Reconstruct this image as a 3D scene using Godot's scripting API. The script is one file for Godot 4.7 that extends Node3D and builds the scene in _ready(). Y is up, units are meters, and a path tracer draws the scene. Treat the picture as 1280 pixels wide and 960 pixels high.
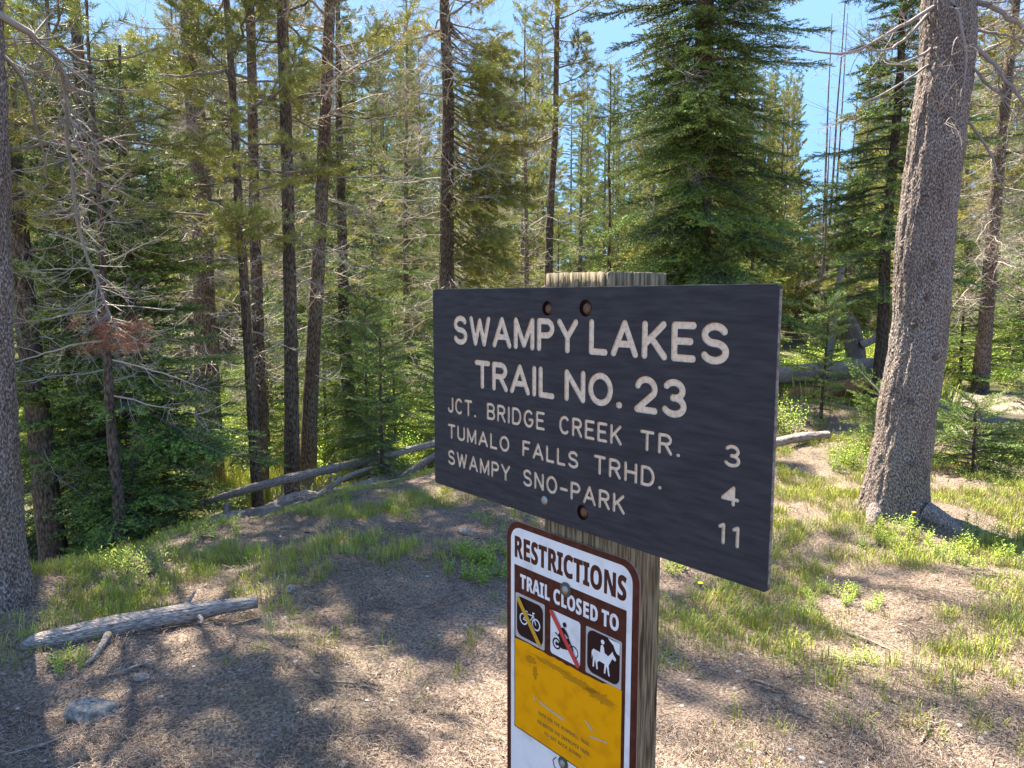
extends Node3D
# A forest trailhead: a routed wooden trail sign and a metal restrictions plate on a post, conifers, logs and dappled ground.

var rng := RandomNumberGenerator.new()
var names := {}
var M := {}
var ridge_noise := FastNoiseLite.new()
var soft_noise := FastNoiseLite.new()
var flake_noise := FastNoiseLite.new()

const SUN_TO := Vector3(-0.283, 0.857, -0.430)

func _ready() -> void:
	rng.seed = 7
	# ---------- camera, sky, sun, exposure
	var cam := Camera3D.new()
	cam.name = "camera"
	cam.fov = 54.60
	cam.near = 0.05
	cam.far = 900.0
	add_child(cam)
	cam.position = Vector3(0, 1.5, 0)
	cam.rotation.x = -0.1148
	cam.current = true
	var sky_mat := ProceduralSkyMaterial.new()
	sky_mat.sky_top_color = Color(0.345, 0.43, 0.575)
	sky_mat.sky_horizon_color = Color(0.31, 0.45, 0.56)
	sky_mat.sky_curve = 0.25
	sky_mat.ground_horizon_color = Color(0.40, 0.42, 0.38)
	sky_mat.ground_bottom_color = Color(0.25, 0.24, 0.2)
	sky_mat.sun_angle_max = 25.0
	sky_mat.sun_curve = 0.12
	var env := Environment.new()
	env.background_mode = Environment.BG_SKY
	env.sky = Sky.new()
	env.sky.sky_material = sky_mat
	env.tonemap_mode = Environment.TONE_MAPPER_LINEAR
	env.tonemap_exposure = 5.3
	env.sdfgi_enabled = true
	env.ssao_enabled = true
	env.ssil_enabled = true
	var we := WorldEnvironment.new()
	we.name = "world_environment"
	we.environment = env
	add_child(we)
	var sun := DirectionalLight3D.new()
	sun.name = "sun"
	sun.light_color = Color(1.0, 0.95, 0.87)
	sun.light_energy = 1.6
	sun.light_angular_distance = 0.53
	sun.shadow_enabled = true
	add_child(sun)
	sun.basis = Basis.looking_at(-SUN_TO.normalized(), Vector3.UP)

	ridge_noise.noise_type = FastNoiseLite.TYPE_SIMPLEX_SMOOTH
	ridge_noise.seed = 11
	ridge_noise.frequency = 1.0
	ridge_noise.fractal_octaves = 3
	soft_noise.noise_type = FastNoiseLite.TYPE_SIMPLEX_SMOOTH
	soft_noise.seed = 5
	soft_noise.frequency = 1.0
	soft_noise.fractal_type = FastNoiseLite.FRACTAL_NONE
	flake_noise.noise_type = FastNoiseLite.TYPE_CELLULAR
	flake_noise.seed = 3
	flake_noise.frequency = 1.0
	flake_noise.fractal_type = FastNoiseLite.FRACTAL_NONE
	flake_noise.cellular_return_type = FastNoiseLite.RETURN_DISTANCE2_SUB

	make_materials()
	build_ground()
	build_hero_trees()
	build_boughs()
	build_trees()
	build_logs()
	build_signs()
	build_undergrowth()

# ---------------------------------------------------------------- naming
func numbered(called: String) -> String:
	var k: int = names.get(called, 0)
	names[called] = k + 1
	return called if k == 0 else "%s_%03d" % [called, k]

func thing(called: String, label: String, category: String, group := "") -> Node3D:
	var o := Node3D.new()
	o.name = numbered(called)
	add_child(o)
	tag(o, label, category, group)
	return o

func tag(o: Node, label: String, category: String, group := "") -> void:
	o.set_meta("label", label)
	o.set_meta("category", category)
	if group != "":
		o.set_meta("group", group)

func part(parent: Node, called: String, mesh: Mesh, mat: Material = null, at := Vector3.ZERO) -> MeshInstance3D:
	var o := MeshInstance3D.new()
	o.name = called
	o.mesh = mesh
	if mat != null:
		o.material_override = mat
	o.position = at
	parent.add_child(o, true)
	return o

func copies(parent: Node, called: String, mesh: Mesh, places: Array, tints: Array) -> MultiMeshInstance3D:
	var mm := MultiMesh.new()
	mm.transform_format = MultiMesh.TRANSFORM_3D
	mm.use_colors = true
	mm.mesh = mesh
	mm.instance_count = places.size()
	for k in places.size():
		mm.set_instance_transform(k, places[k])
		mm.set_instance_color(k, tints[k])
	var o := MultiMeshInstance3D.new()
	o.name = called
	o.multimesh = mm
	o.set_meta("kind", "stuff")
	parent.add_child(o, true)
	return o

func r(a: float, b: float) -> float:
	return rng.randf_range(a, b)

func lin(cr: float, cg: float, cb: float) -> Color:
	return Color(cr, cg, cb).linear_to_srgb()

# ---------------------------------------------------------------- materials
func noise_tex(kind: int, freq: float, octaves: int, colors: Array, stops: Array, size := 512, seed_no := 1, cell_return := -1) -> NoiseTexture2D:
	var n := FastNoiseLite.new()
	n.noise_type = kind as FastNoiseLite.NoiseType
	n.frequency = freq
	n.seed = seed_no
	if octaves > 1:
		n.fractal_type = FastNoiseLite.FRACTAL_FBM
		n.fractal_octaves = octaves
	else:
		n.fractal_type = FastNoiseLite.FRACTAL_NONE
	if cell_return >= 0:
		n.cellular_return_type = cell_return as FastNoiseLite.CellularReturnType
	var t := NoiseTexture2D.new()
	t.width = size
	t.height = size
	t.seamless = true
	t.noise = n
	if colors.size() > 0:
		var g := Gradient.new()
		g.offsets = PackedFloat32Array(stops)
		var cs := PackedColorArray()
		for c in colors:
			cs.append(c)
		g.colors = cs
		t.color_ramp = g
	return t

func plain(c: Color, rough := 0.8, vertex := false) -> StandardMaterial3D:
	var m := StandardMaterial3D.new()
	m.albedo_color = c
	m.roughness = rough
	m.vertex_color_use_as_albedo = vertex
	return m

func grained(tex: Texture2D, bump: Texture2D, bump_cm: float, scale3: Vector3, rough := 0.9) -> StandardMaterial3D:
	var m := StandardMaterial3D.new()
	m.albedo_texture = tex
	m.roughness = rough
	m.uv1_triplanar = true
	m.uv1_scale = scale3
	m.uv1_triplanar_sharpness = 4.0
	if bump != null:
		m.heightmap_enabled = true
		m.heightmap_texture = bump
		m.heightmap_scale = bump_cm
	return m

func make_materials() -> void:
	var S := FastNoiseLite.TYPE_SIMPLEX_SMOOTH
	var C := FastNoiseLite.TYPE_CELLULAR
	# needles and leaves
	for k in ["needle", "leaf", "grass"]:
		var m := plain(Color.WHITE, 0.55, true)
		m.backlight = Color(1.06, 1.11, 0.62)
		m.metallic_specular = 0.3
		M[k] = m
	M.twig = plain(lin(0.16, 0.13, 0.11), 0.9, true)
	M.litter = plain(Color.WHITE, 0.85, true)
	# bark
	var bark_bump := noise_tex(C, 0.06, 3, [], [], 512, 4, FastNoiseLite.RETURN_DISTANCE2_SUB)
	bark_bump.noise.domain_warp_enabled = true
	bark_bump.noise.domain_warp_amplitude = 26.0
	bark_bump.noise.domain_warp_frequency = 0.03
	var bark_tex := noise_tex(S, 0.055, 5, [lin(0.05, 0.039, 0.034), lin(0.11, 0.087, 0.076), lin(0.18, 0.147, 0.131), lin(0.28, 0.238, 0.216), lin(0.40, 0.355, 0.33)], [0.18, 0.37, 0.5, 0.63, 0.82], 1024, 4)
	M.hero_bark = grained(bark_tex, bark_bump, 1.5, Vector3(1.6, 0.75, 1.6), 0.95)
	M.hero_bark.vertex_color_use_as_albedo = true
	var bark_tex2 := noise_tex(S, 0.03, 4, [lin(0.035, 0.025, 0.019), lin(0.11, 0.082, 0.062), lin(0.195, 0.15, 0.115), lin(0.28, 0.23, 0.185)], [0.15, 0.4, 0.6, 0.85], 512, 8)
	M.bark = grained(bark_tex2, bark_bump, 0.8, Vector3(3.0, 0.9, 3.0), 0.95)
	M.bark.vertex_color_use_as_albedo = true
	var grey_tex := noise_tex(S, 0.02, 4, [lin(0.10, 0.08, 0.07), lin(0.25, 0.21, 0.185), lin(0.36, 0.31, 0.275), lin(0.46, 0.40, 0.36)], [0.15, 0.38, 0.6, 0.85], 512, 21)
	var grey_bump := noise_tex(S, 0.03, 4, [], [], 512, 22)
	M.dead_wood = grained(grey_tex, grey_bump, 0.6, Vector3(2.2, 11.0, 11.0), 0.9)
	M.dead_wood.vertex_color_use_as_albedo = true
	# post: weathered, with the grain upright
	var post_tex := noise_tex(S, 0.025, 4, [lin(0.045, 0.034, 0.018), lin(0.12, 0.094, 0.052), lin(0.195, 0.158, 0.092), lin(0.27, 0.228, 0.145)], [0.2, 0.42, 0.6, 0.85], 512, 31)
	M.post = grained(post_tex, noise_tex(S, 0.03, 4, [], [], 512, 32), 0.35, Vector3(9.0, 0.55, 9.0), 0.9)
	# board: dark slate stain over plywood
	var board_tex := noise_tex(S, 0.012, 5, [lin(0.027, 0.0265, 0.031), lin(0.034, 0.0335, 0.039), lin(0.038, 0.0375, 0.043), lin(0.046, 0.0455, 0.051)], [0.2, 0.42, 0.6, 0.85], 1024, 41)
	M.board = grained(board_tex, noise_tex(S, 0.02, 4, [], [], 1024, 42), 0.02, Vector3(0.9, 6.0, 3.0), 0.75)
	M.board.metallic_specular = 0.35
	M.board_edge = grained(noise_tex(S, 0.03, 3, [lin(0.10, 0.085, 0.07), lin(0.26, 0.23, 0.20)], [0.2, 0.8], 256, 43), null, 0, Vector3(3, 9, 9), 0.8)
	M.route_paint = grained(noise_tex(S, 0.03, 4, [lin(0.55, 0.43, 0.32), lin(0.66, 0.535, 0.405), lin(0.70, 0.575, 0.445)], [0.2, 0.45, 0.8], 512, 44), null, 0, Vector3(6, 6, 6), 0.8)
	M.rust = grained(noise_tex(S, 0.05, 4, [lin(0.05, 0.03, 0.022), lin(0.16, 0.075, 0.035), lin(0.22, 0.16, 0.12)], [0.25, 0.55, 0.85], 256, 45), null, 0, Vector3(30, 30, 30), 0.6)
	M.rust.metallic = 0.4
	M.zinc = plain(lin(0.30, 0.31, 0.30), 0.45)
	M.zinc.metallic = 0.8
	M.brass_bolt = plain(lin(0.09, 0.085, 0.06), 0.5)
	M.brass_bolt.metallic = 0.5
	M.sign_brown = grained(noise_tex(S, 0.02, 4, [lin(0.062, 0.018, 0.012), lin(0.078, 0.023, 0.015), lin(0.092, 0.032, 0.022)], [0.2, 0.5, 0.85], 512, 46), null, 0, Vector3(4, 4, 4), 0.38)
	M.sign_dark = plain(lin(0.030, 0.013, 0.012), 0.4)
	M.sign_white = grained(noise_tex(S, 0.01, 5, [lin(0.60, 0.60, 0.60), lin(0.72, 0.72, 0.72), lin(0.75, 0.75, 0.75)], [0.1, 0.4, 0.8], 512, 47), null, 0, Vector3(3, 3, 3), 0.42)
	M.sign_grey = plain(lin(0.42, 0.40, 0.38), 0.5)
	M.sign_yellow = grained(noise_tex(S, 0.012, 5, [lin(0.70, 0.29, 0.003), lin(0.77, 0.33, 0.001), lin(0.79, 0.345, 0.001), lin(0.79, 0.355, 0.004)], [0.22, 0.42, 0.6, 0.9], 512, 48), null, 0, Vector3(3, 3.5, 3), 0.45)
	M.slash_yellow = plain(lin(0.52, 0.29, 0.01), 0.5)
	M.slash_red = plain(lin(0.50, 0.035, 0.035), 0.45)
	M.faint_print = plain(lin(0.16, 0.085, 0.015), 0.6)
	M.smear = plain(lin(0.47, 0.21, 0.008), 0.6)
	M.glue = plain(lin(0.45, 0.38, 0.26), 0.6)
	for k in ["sign_brown", "sign_white", "sign_yellow", "sign_dark", "smear"]:
		M[k].metallic_specular = 0.2
	M.plate_edge = plain(lin(0.20, 0.12, 0.10), 0.5)
	# stones
	M.rock = grained(noise_tex(S, 0.02, 5, [lin(0.14, 0.12, 0.10), lin(0.235, 0.21, 0.18), lin(0.31, 0.28, 0.24)], [0.2, 0.5, 0.8], 512, 51), noise_tex(S, 0.04, 4, [], [], 512, 52), 0.3, Vector3(4, 4, 4), 0.85)
	# soil: duff and grit
	var soil := noise_tex(S, 0.03, 6, [lin(0.11, 0.08, 0.06), lin(0.21, 0.157, 0.122), lin(0.285, 0.217, 0.172), lin(0.35, 0.278, 0.227), lin(0.44, 0.37, 0.31)], [0.2, 0.4, 0.52, 0.66, 0.86], 1024, 61)
	M.soil = grained(soil, noise_tex(S, 0.06, 5, [], [], 1024, 62), 1.1, Vector3(1.7, 1.7, 1.7), 0.95)
	M.soil.uv1_world_triplanar = true
	M.soil.vertex_color_use_as_albedo = true

# ---------------------------------------------------------------- mesh helpers
class Soup:
	var v := PackedVector3Array()
	var n := PackedVector3Array()
	var c := PackedColorArray()

	func tri(a: Vector3, b: Vector3, d: Vector3, col: Color) -> void:
		var nn := (d - a).cross(b - a).normalized()
		v.append(a)
		v.append(b)
		v.append(d)
		for k in 3:
			n.append(nn)
			c.append(col)

	func blade(at: Vector3, dir: Vector3, side: Vector3, col: Color) -> void:
		tri(at - side, at + side, at + dir, col)

	# a thin straight or bent stick of three sides
	func stick(pts: Array, r0: float, r1: float, col: Color, sides := 3) -> void:
		var rings := []
		var last := pts.size() - 1
		for k in pts.size():
			var p: Vector3 = pts[k]
			var f: Vector3 = (pts[mini(k + 1, last)] - pts[maxi(k - 1, 0)]).normalized()
			var u := f.cross(Vector3.UP if absf(f.y) < 0.9 else Vector3.RIGHT).normalized()
			var w := f.cross(u)
			var rad := lerpf(r0, r1, float(k) / maxf(1.0, last))
			var ring := []
			for s in sides:
				var a := TAU * s / sides
				ring.append([p + (u * cos(a) + w * sin(a)) * rad, u * cos(a) + w * sin(a)])
			rings.append(ring)
		for k in last:
			for s in sides:
				var s2 := (s + 1) % sides
				var a: Array = rings[k][s]
				var b: Array = rings[k][s2]
				var d: Array = rings[k + 1][s]
				var e: Array = rings[k + 1][s2]
				for q in [[a, d, b], [b, d, e]]:
					var flip: bool = ((q[2][0] - q[0][0]) as Vector3).cross(q[1][0] - q[0][0]).dot(q[0][1]) < 0.0
					for w2 in ([q[0], q[2], q[1]] if flip else q):
						v.append(w2[0])
						n.append(w2[1])
						c.append(col)

	func add_to(mesh: ArrayMesh, mat: Material) -> ArrayMesh:
		if v.is_empty():
			return mesh
		var arr := []
		arr.resize(Mesh.ARRAY_MAX)
		arr[Mesh.ARRAY_VERTEX] = v
		arr[Mesh.ARRAY_NORMAL] = n
		arr[Mesh.ARRAY_COLOR] = c
		mesh.add_surface_from_arrays(Mesh.PRIMITIVE_TRIANGLES, arr)
		mesh.surface_set_material(mesh.get_surface_count() - 1, mat)
		return mesh

# A sheet of rows x cols points; wrapped round when it is a tube. The normals point along «out» at the first row, or up.
func sheet(p: PackedVector3Array, rows: int, cols: int, wrap: bool, mat: Material, tint := PackedColorArray(), hint := Vector3.ZERO) -> ArrayMesh:
	var nn := PackedVector3Array()
	nn.resize(p.size())
	for i in rows:
		for j in cols:
			var up := p[mini(i + 1, rows - 1) * cols + j] - p[maxi(i - 1, 0) * cols + j]
			var jn := (j + 1) % cols if wrap else mini(j + 1, cols - 1)
			var jp := (j + cols - 1) % cols if wrap else maxi(j - 1, 0)
			var x := up.cross(p[i * cols + jn] - p[i * cols + jp])
			nn[i * cols + j] = x.normalized() if x.length_squared() > 1e-16 else Vector3.UP
	# which way is out
	var mid := (rows / 2) * cols
	var centre := Vector3.ZERO
	for j in cols:
		centre += p[mid + j]
	centre /= cols
	var out_dir := (p[mid] - centre) if hint == Vector3.ZERO else hint
	if nn[mid].dot(out_dir) < 0.0:
		for k in nn.size():
			nn[k] = -nn[k]
	var idx := PackedInt32Array()
	var probe := -1
	var edge := cols if wrap else cols - 1
	for i in rows - 1:
		for j in edge:
			var a := i * cols + j
			var b := i * cols + (j + 1) % cols
			var d := a + cols
			var e := b + cols
			if probe < 0 and i == rows / 2:
				probe = 1 if (p[d] - p[a]).cross(p[b] - p[a]).dot(nn[a]) > 0.0 else 0
			idx.append_array([a, b, d, b, e, d])
	if probe == 0:
		for k in range(0, idx.size(), 3):
			var t := idx[k + 1]
			idx[k + 1] = idx[k + 2]
			idx[k + 2] = t
	var arr := []
	arr.resize(Mesh.ARRAY_MAX)
	arr[Mesh.ARRAY_VERTEX] = p
	arr[Mesh.ARRAY_NORMAL] = nn
	arr[Mesh.ARRAY_INDEX] = idx
	if tint.size() == p.size():
		arr[Mesh.ARRAY_COLOR] = tint
	var mesh := ArrayMesh.new()
	mesh.add_surface_from_arrays(Mesh.PRIMITIVE_TRIANGLES, arr)
	mesh.surface_set_material(0, mat)
	return mesh

# smooth curve through points, each Vector4(x, y, z, radius)
func along(pts: Array, t: float) -> Vector4:
	var n := pts.size()
	var f := clampf(t, 0.0, 1.0) * (n - 1)
	var k := mini(int(f), n - 2)
	var u := f - k
	var a: Vector4 = pts[maxi(k - 1, 0)]
	var b: Vector4 = pts[k]
	var c: Vector4 = pts[k + 1]
	var d: Vector4 = pts[mini(k + 2, n - 1)]
	return 0.5 * ((2.0 * b) + (c - a) * u + (2.0 * a - 5.0 * b + 4.0 * c - d) * u * u + (3.0 * b - a - 3.0 * c + d) * u * u * u)

# a limb, trunk or log: rough tube along a curve. style: [lump amplitude, ridge amplitude, ridge count, flake amplitude]
func tube(pts: Array, rows: int, cols: int, mat: Material, style: Array, seed_at: float, colour := Color.WHITE, capped := true) -> ArrayMesh:
	var p := PackedVector3Array()
	var tint := PackedColorArray()
	var last_u := Vector3.ZERO
	var list := []
	for i in rows:
		list.append(float(i) / (rows - 1))
	if capped:
		list = [0.0] + list + [1.0]
	for i in list.size():
		var t: float = list[i]
		var q := along(pts, t)
		var q2 := along(pts, minf(t + 0.01, 1.0))
		var q1 := along(pts, maxf(t - 0.01, 0.0))
		var f := Vector3(q2.x - q1.x, q2.y - q1.y, q2.z - q1.z).normalized()
		var u := (last_u - f * last_u.dot(f)).normalized() if last_u != Vector3.ZERO else f.cross(Vector3.FORWARD if absf(f.z) < 0.9 else Vector3.UP).normalized()
		last_u = u
		var w := f.cross(u)
		var centre := Vector3(q.x, q.y, q.z)
		var is_cap: bool = capped and (i == 0 or i == list.size() - 1)
		for j in cols:
			var a := TAU * j / cols
			var dir := u * cos(a) + w * sin(a)
			var rad := q.w
			var at := centre + dir * rad
			rad *= 1.0 + style[0] * soft_noise.get_noise_3d(at.x * 3.0 + seed_at, at.y * 3.0, at.z * 3.0)
			if style[1] > 0.0:
				rad += style[1] * ridge_noise.get_noise_3d(cos(a) * style[2] + seed_at, sin(a) * style[2], t * 6.0)
			if style[3] > 0.0:
				rad += style[3] * (flake_noise.get_noise_3d(at.x * 60.0 + seed_at, at.y * 42.0, at.z * 60.0))
				rad += style[3] * 0.7 * soft_noise.get_noise_3d(at.x * 22.0, at.y * 9.0 + seed_at, at.z * 22.0)
			p.append(centre + dir * (rad * 0.02 if is_cap else rad))
			var s := 1.0 + 0.30 * soft_noise.get_noise_3d(at.x * 4.0 + 30.0, at.y * 1.6 + seed_at, at.z * 4.0) + 0.2 * soft_noise.get_noise_3d(at.x * 17.0, at.y * 6.0 + seed_at, at.z * 17.0)
			tint.append(Color(colour.r * s, colour.g * s, colour.b * s))
	return sheet(p, list.size(), cols, true, mat, tint)

# ---------------------------------------------------------------- ground
func ground_y(x: float, z: float) -> float:
	var d := -z
	var s := -0.80 * (x + 1.9) - 0.60 * (z + 5.0)
	var h := -0.95 * smoothstep(-0.5, 2.6, s)
	h += 0.34 * exp(-((x - 4.0) * (x - 4.0) + (z + 9.3) * (z + 9.3)) / 3.0)
	h += 0.05 * maxf(0.0, d - 22.0) * smoothstep(22.0, 40.0, d)
	h += 0.10 * exp(-((x + 2.4) * (x + 2.4) + (z + 3.4) * (z + 3.4)) / 0.25)
	h += 0.07 * exp(-((x - 2.65) * (x - 2.65) + (z + 4.95) * (z + 4.95)) / 0.3)
	h += 0.045 * soft_noise.get_noise_2d(x * 0.9, z * 0.9) + 0.016 * soft_noise.get_noise_2d(x * 3.1 + 9.0, z * 3.1)
	return h

func spaced(lo: float, hi: float, core_lo: float, core_hi: float, step: float, grow: float) -> PackedFloat32Array:
	var a := []
	var x := core_lo
	while x <= core_hi:
		a.append(x)
		x += step
	var s := step
	var y := core_lo
	while y > lo:
		s *= grow
		y -= s
		a.push_front(y)
	s = step
	y = core_hi
	while y < hi:
		s *= grow
		y += s
		a.append(y)
	return PackedFloat32Array(a)

func bare_dirt(x: float, z: float) -> float:
	return smoothstep(1.0, 0.6, Vector2((x - 7.0) / 3.0, (z + 10.6 - 0.2 * (x - 7.0)) / 1.3).length() + 0.2 * soft_noise.get_noise_2d(x, z))

func meadow(x: float, z: float) -> float:
	# how far the floor is covered by green: beyond the crest, and in patches
	var s := -0.80 * (x + 1.9) - 0.60 * (z + 5.0)
	if bare_dirt(x, z) > 0.5:
		return 0.0
	return clampf(smoothstep(0.3, 1.6, s) * 0.8 + smoothstep(-7.5, -12.0, z) * 0.9 + 0.4 * soft_noise.get_noise_2d(x * 0.5 + 40.0, z * 0.5), 0.0, 1.0)

func build_ground() -> void:
	var xs := spaced(-220.0, 220.0, -3.6, 4.4, 0.03, 1.09)
	var zs := spaced(-320.0, 60.0, -7.6, -1.6, 0.03, 1.09)
	var p := PackedVector3Array()
	var tint := PackedColorArray()
	for z in zs:
		for x in xs:
			var fine := 0.0
			if x > -5.0 and x < 6.0 and z > -9.0:
				fine = 0.007 * ridge_noise.get_noise_2d(x * 7.0, z * 7.0) + 0.004 * soft_noise.get_noise_2d(x * 26.0, z * 26.0)
			p.append(Vector3(x, ground_y(x, z) + fine, z))
			var g := meadow(x, z)
			var b := 1.0 + 0.22 * soft_noise.get_noise_2d(x * 0.8 + 70.0, z * 0.8)
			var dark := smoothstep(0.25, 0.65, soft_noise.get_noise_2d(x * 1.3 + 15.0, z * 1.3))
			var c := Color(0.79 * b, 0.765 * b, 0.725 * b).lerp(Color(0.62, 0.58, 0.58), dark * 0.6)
			c = c.lerp(Color(1.6, 1.5, 1.4), bare_dirt(x, z))
			tint.append(c.lerp(Color(0.34, 0.46, 0.20), g * 0.9))
	var o := part(self, "ground", sheet(p, zs.size(), xs.size(), false, M.soil, tint, Vector3.UP))
	o.set_meta("kind", "structure")

# ---------------------------------------------------------------- hero trunks
func v4(a: Vector3, rad: float) -> Vector4:
	return Vector4(a.x, a.y, a.z, rad)

# a dead branch with crooked twigs growing from it
func dead_branch(pts: Array, rad: float, twigs: int, twig_len: float, colour: Color, droop := 0.3) -> ArrayMesh:
	var s := Soup.new()
	var fine := []
	var q := []
	for k in pts.size():
		q.append(v4(pts[k], 0.0))
	for k in 15:
		var e := along(q, k / 14.0)
		fine.append(Vector3(e.x, e.y, e.z) + Vector3(r(-1, 1), r(-1, 1), r(-1, 1)) * rad * 0.5)
	s.stick(fine, rad, rad * 0.25, colour, 6)
	var span := 0.0
	for k in 14:
		span += (fine[k + 1] as Vector3).distance_to(fine[k])
	for k in twigs:
		var t := r(0.12, 1.0)
		var e := along(q, t)
		var e2 := along(q, minf(t + 0.05, 1.0))
		var at := Vector3(e.x, e.y, e.z)
		var f := Vector3(e2.x - e.x, e2.y - e.y, e2.z - e.z)
		f = f.normalized() if f.length() > 1e-5 else (fine[14] - fine[12]).normalized()
		var side := f.cross(Vector3(r(-1, 1), r(-1, 1), r(-1, 1))).normalized()
		twig(s, at, (f * r(0.3, 1.0) + side).normalized(), twig_len * r(0.35, 1.0), rad * r(0.18, 0.38), colour, droop, 2)
	return s.add_to(ArrayMesh.new(), M.twig_dead)

func twig(s: Soup, at: Vector3, dir: Vector3, length: float, rad: float, colour: Color, droop: float, deep: int) -> void:
	var pts := [at]
	var d := dir
	var n := 5
	var curl := Vector3(r(-1, 1), r(-0.4, 1.0), r(-1, 1)) * 0.28
	for k in n:
		d = (d + curl + Vector3(r(-1, 1), r(-1, 1) - droop, r(-1, 1)) * 0.16).normalized()
		pts.append(pts[k] + d * length / n)
	var tone := r(0.75, 1.3)
	s.stick(pts, rad, maxf(rad * 0.25, 0.0007), Color(colour.r * tone, colour.g * tone, colour.b * tone), 3)
	if deep > 0:
		for k in rng.randi_range(1, 3):
			var i := rng.randi_range(1, n - 1)
			var sd := d.cross(Vector3(r(-1, 1), r(-1, 1), r(-1, 1))).normalized()
			twig(s, pts[i], (d + sd * r(0.6, 1.4)).normalized(), length * r(0.3, 0.55), rad * 0.55, colour, droop, deep - 1)

func build_hero_trees() -> void:
	M.twig_dead = plain(Color.WHITE, 0.9, true)
	# --- right
	var t := thing("pine_tree", "large leaning pine trunk with grey scaly bark right of the trail sign", "tree")
	var z := -4.95
	var prof := [[2.600, -0.25, 0.30], [2.602, 0.03, 0.245], [2.612, 0.272, 0.208], [2.650, 0.603, 0.192], [2.672, 0.929, 0.187], [2.704, 1.250, 0.185], [2.707, 1.567, 0.182], [2.706, 1.879, 0.181], [2.721, 2.186, 0.177], [2.738, 2.489, 0.175], [2.759, 2.788, 0.171], [2.775, 3.082, 0.170], [2.765, 3.373, 0.168], [2.78, 3.7, 0.166]]
	var pts := []
	for a in prof:
		pts.append(Vector4(a[0], a[1], z, a[2] - 0.007))
	part(t, "trunk", tube(pts, 420, 180, M.hero_bark, [0.03, 0.012, 3.4, 0.0055], 3.0, Color(1.0, 0.94, 0.9)))
	part(t, "upper_trunk", tube([Vector4(2.78, 3.6, z, 0.165), Vector4(2.84, 6.5, z - 0.05, 0.14), Vector4(2.9, 10.0, z, 0.1), Vector4(2.95, 15.0, z, 0.02)], 40, 16, M.bark, [0.03, 0.004, 2.0, 0.0], 4.0))
	# roots
	for a in [[2.72, -4.78, 2.98, -4.50, 0.085], [2.45, -4.85, 2.28, -4.68, 0.07]]:
		var rp := []
		for k in 5:
			var u := k / 4.0
			var x := lerpf(a[0], a[2], u)
			var zz := lerpf(a[1], a[3], u)
			rp.append(Vector4(x, ground_y(x, zz) + 0.05 * (1.0 - u) - 0.075 * u, zz, a[4] * (1.0 - 0.6 * u)))
		part(t, "root", tube(rp, 40, 28, M.hero_bark, [0.1, 0.006, 2.0, 0.007], 8.0, Color(1.0, 0.95, 0.95)))
	# knots on the bark
	for a in [[1.72, 0.35], [1.33, -0.25], [1.12, 0.62], [0.83, 0.1], [0.42, 0.45], [2.15, -0.2], [2.62, 0.25], [1.5, 0.15]]:
		var e := along(pts, clampf((a[0] + 0.25) / 3.95, 0, 1))
		var dir := Vector3(a[1] - 0.45, 0, 0.85).normalized()
		var at := Vector3(e.x, a[0], e.z) + dir * (e.w - 0.012)
		part(t, "knot", tube([v4(at - dir * 0.02, 0.03), v4(at + dir * 0.008, 0.024), v4(at + dir * 0.022, 0.012), v4(at + dir * 0.024, 0.004)], 8, 14, M.hero_bark, [0.3, 0.0, 1.0, 0.004], a[0] * 9.0, Color(0.55, 0.5, 0.5)))
	var bl := [
		[[Vector3(2.66, 3.32, -4.90), Vector3(2.29, 3.10, -4.70), Vector3(1.99, 2.94, -4.60), Vector3(1.67, 2.98, -4.60)], 0.014, 9],
		[[Vector3(2.66, 3.32, -4.95), Vector3(2.39, 3.06, -4.80), Vector3(2.20, 2.99, -4.70), Vector3(2.10, 3.06, -4.70)], 0.011, 7],
		[[Vector3(2.64, 3.06, -4.90), Vector3(2.41, 2.93, -4.70), Vector3(2.28, 2.90, -4.65), Vector3(2.13, 2.97, -4.60)], 0.010, 6],
		[[Vector3(2.64, 2.97, -4.90), Vector3(2.29, 2.75, -4.70), Vector3(2.10, 2.65, -4.60), Vector3(1.99, 2.51, -4.60)], 0.008, 10],
		[[Vector3(2.88, 3.38, -4.95), Vector3(3.06, 3.28, -4.90), Vector3(3.27, 3.14, -4.90), Vector3(3.48, 3.02, -4.90)], 0.02, 16],
		[[Vector3(2.88, 3.20, -4.95), Vector3(3.07, 3.15, -4.90), Vector3(3.26, 3.08, -4.80)], 0.011, 9],
		[[Vector3(2.85, 3.12, -4.90), Vector3(2.97, 2.94, -4.80), Vector3(3.09, 2.72, -4.70), Vector3(3.16, 2.56, -4.60)], 0.018, 16],
		[[Vector3(2.83, 3.04, -4.90), Vector3(2.95, 2.82, -4.80), Vector3(3.14, 2.70, -4.80)], 0.013, 12],
		[[Vector3(2.84, 2.71, -4.95), Vector3(2.99, 2.53, -4.90), Vector3(3.10, 2.33, -4.90), Vector3(3.19, 2.13, -4.90)], 0.012, 9],
		[[Vector3(2.69, 3.32, -4.80), Vector3(2.72, 3.18, -4.74), Vector3(2.76, 2.99, -4.73), Vector3(2.76, 2.83, -4.72), Vector3(2.72, 2.67, -4.70)], 0.012, 7],
		[[Vector3(2.77, 3.11, -4.80), Vector3(2.67, 3.04, -4.70), Vector3(2.64, 2.95, -4.66)], 0.006, 3],
		[[Vector3(2.78, 2.60, -4.82), Vector3(2.68, 2.60, -4.70), Vector3(2.60, 2.54, -4.62)], 0.006, 6],
	]
	for b in bl:
		part(t, "branch", dead_branch(b[0], b[1], b[2], 0.4, Color(0.25, 0.215, 0.2)))
	# --- left
	t = thing("pine_tree", "shaded pine trunk cut off by the picture's left edge beside the grey log", "tree")
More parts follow.
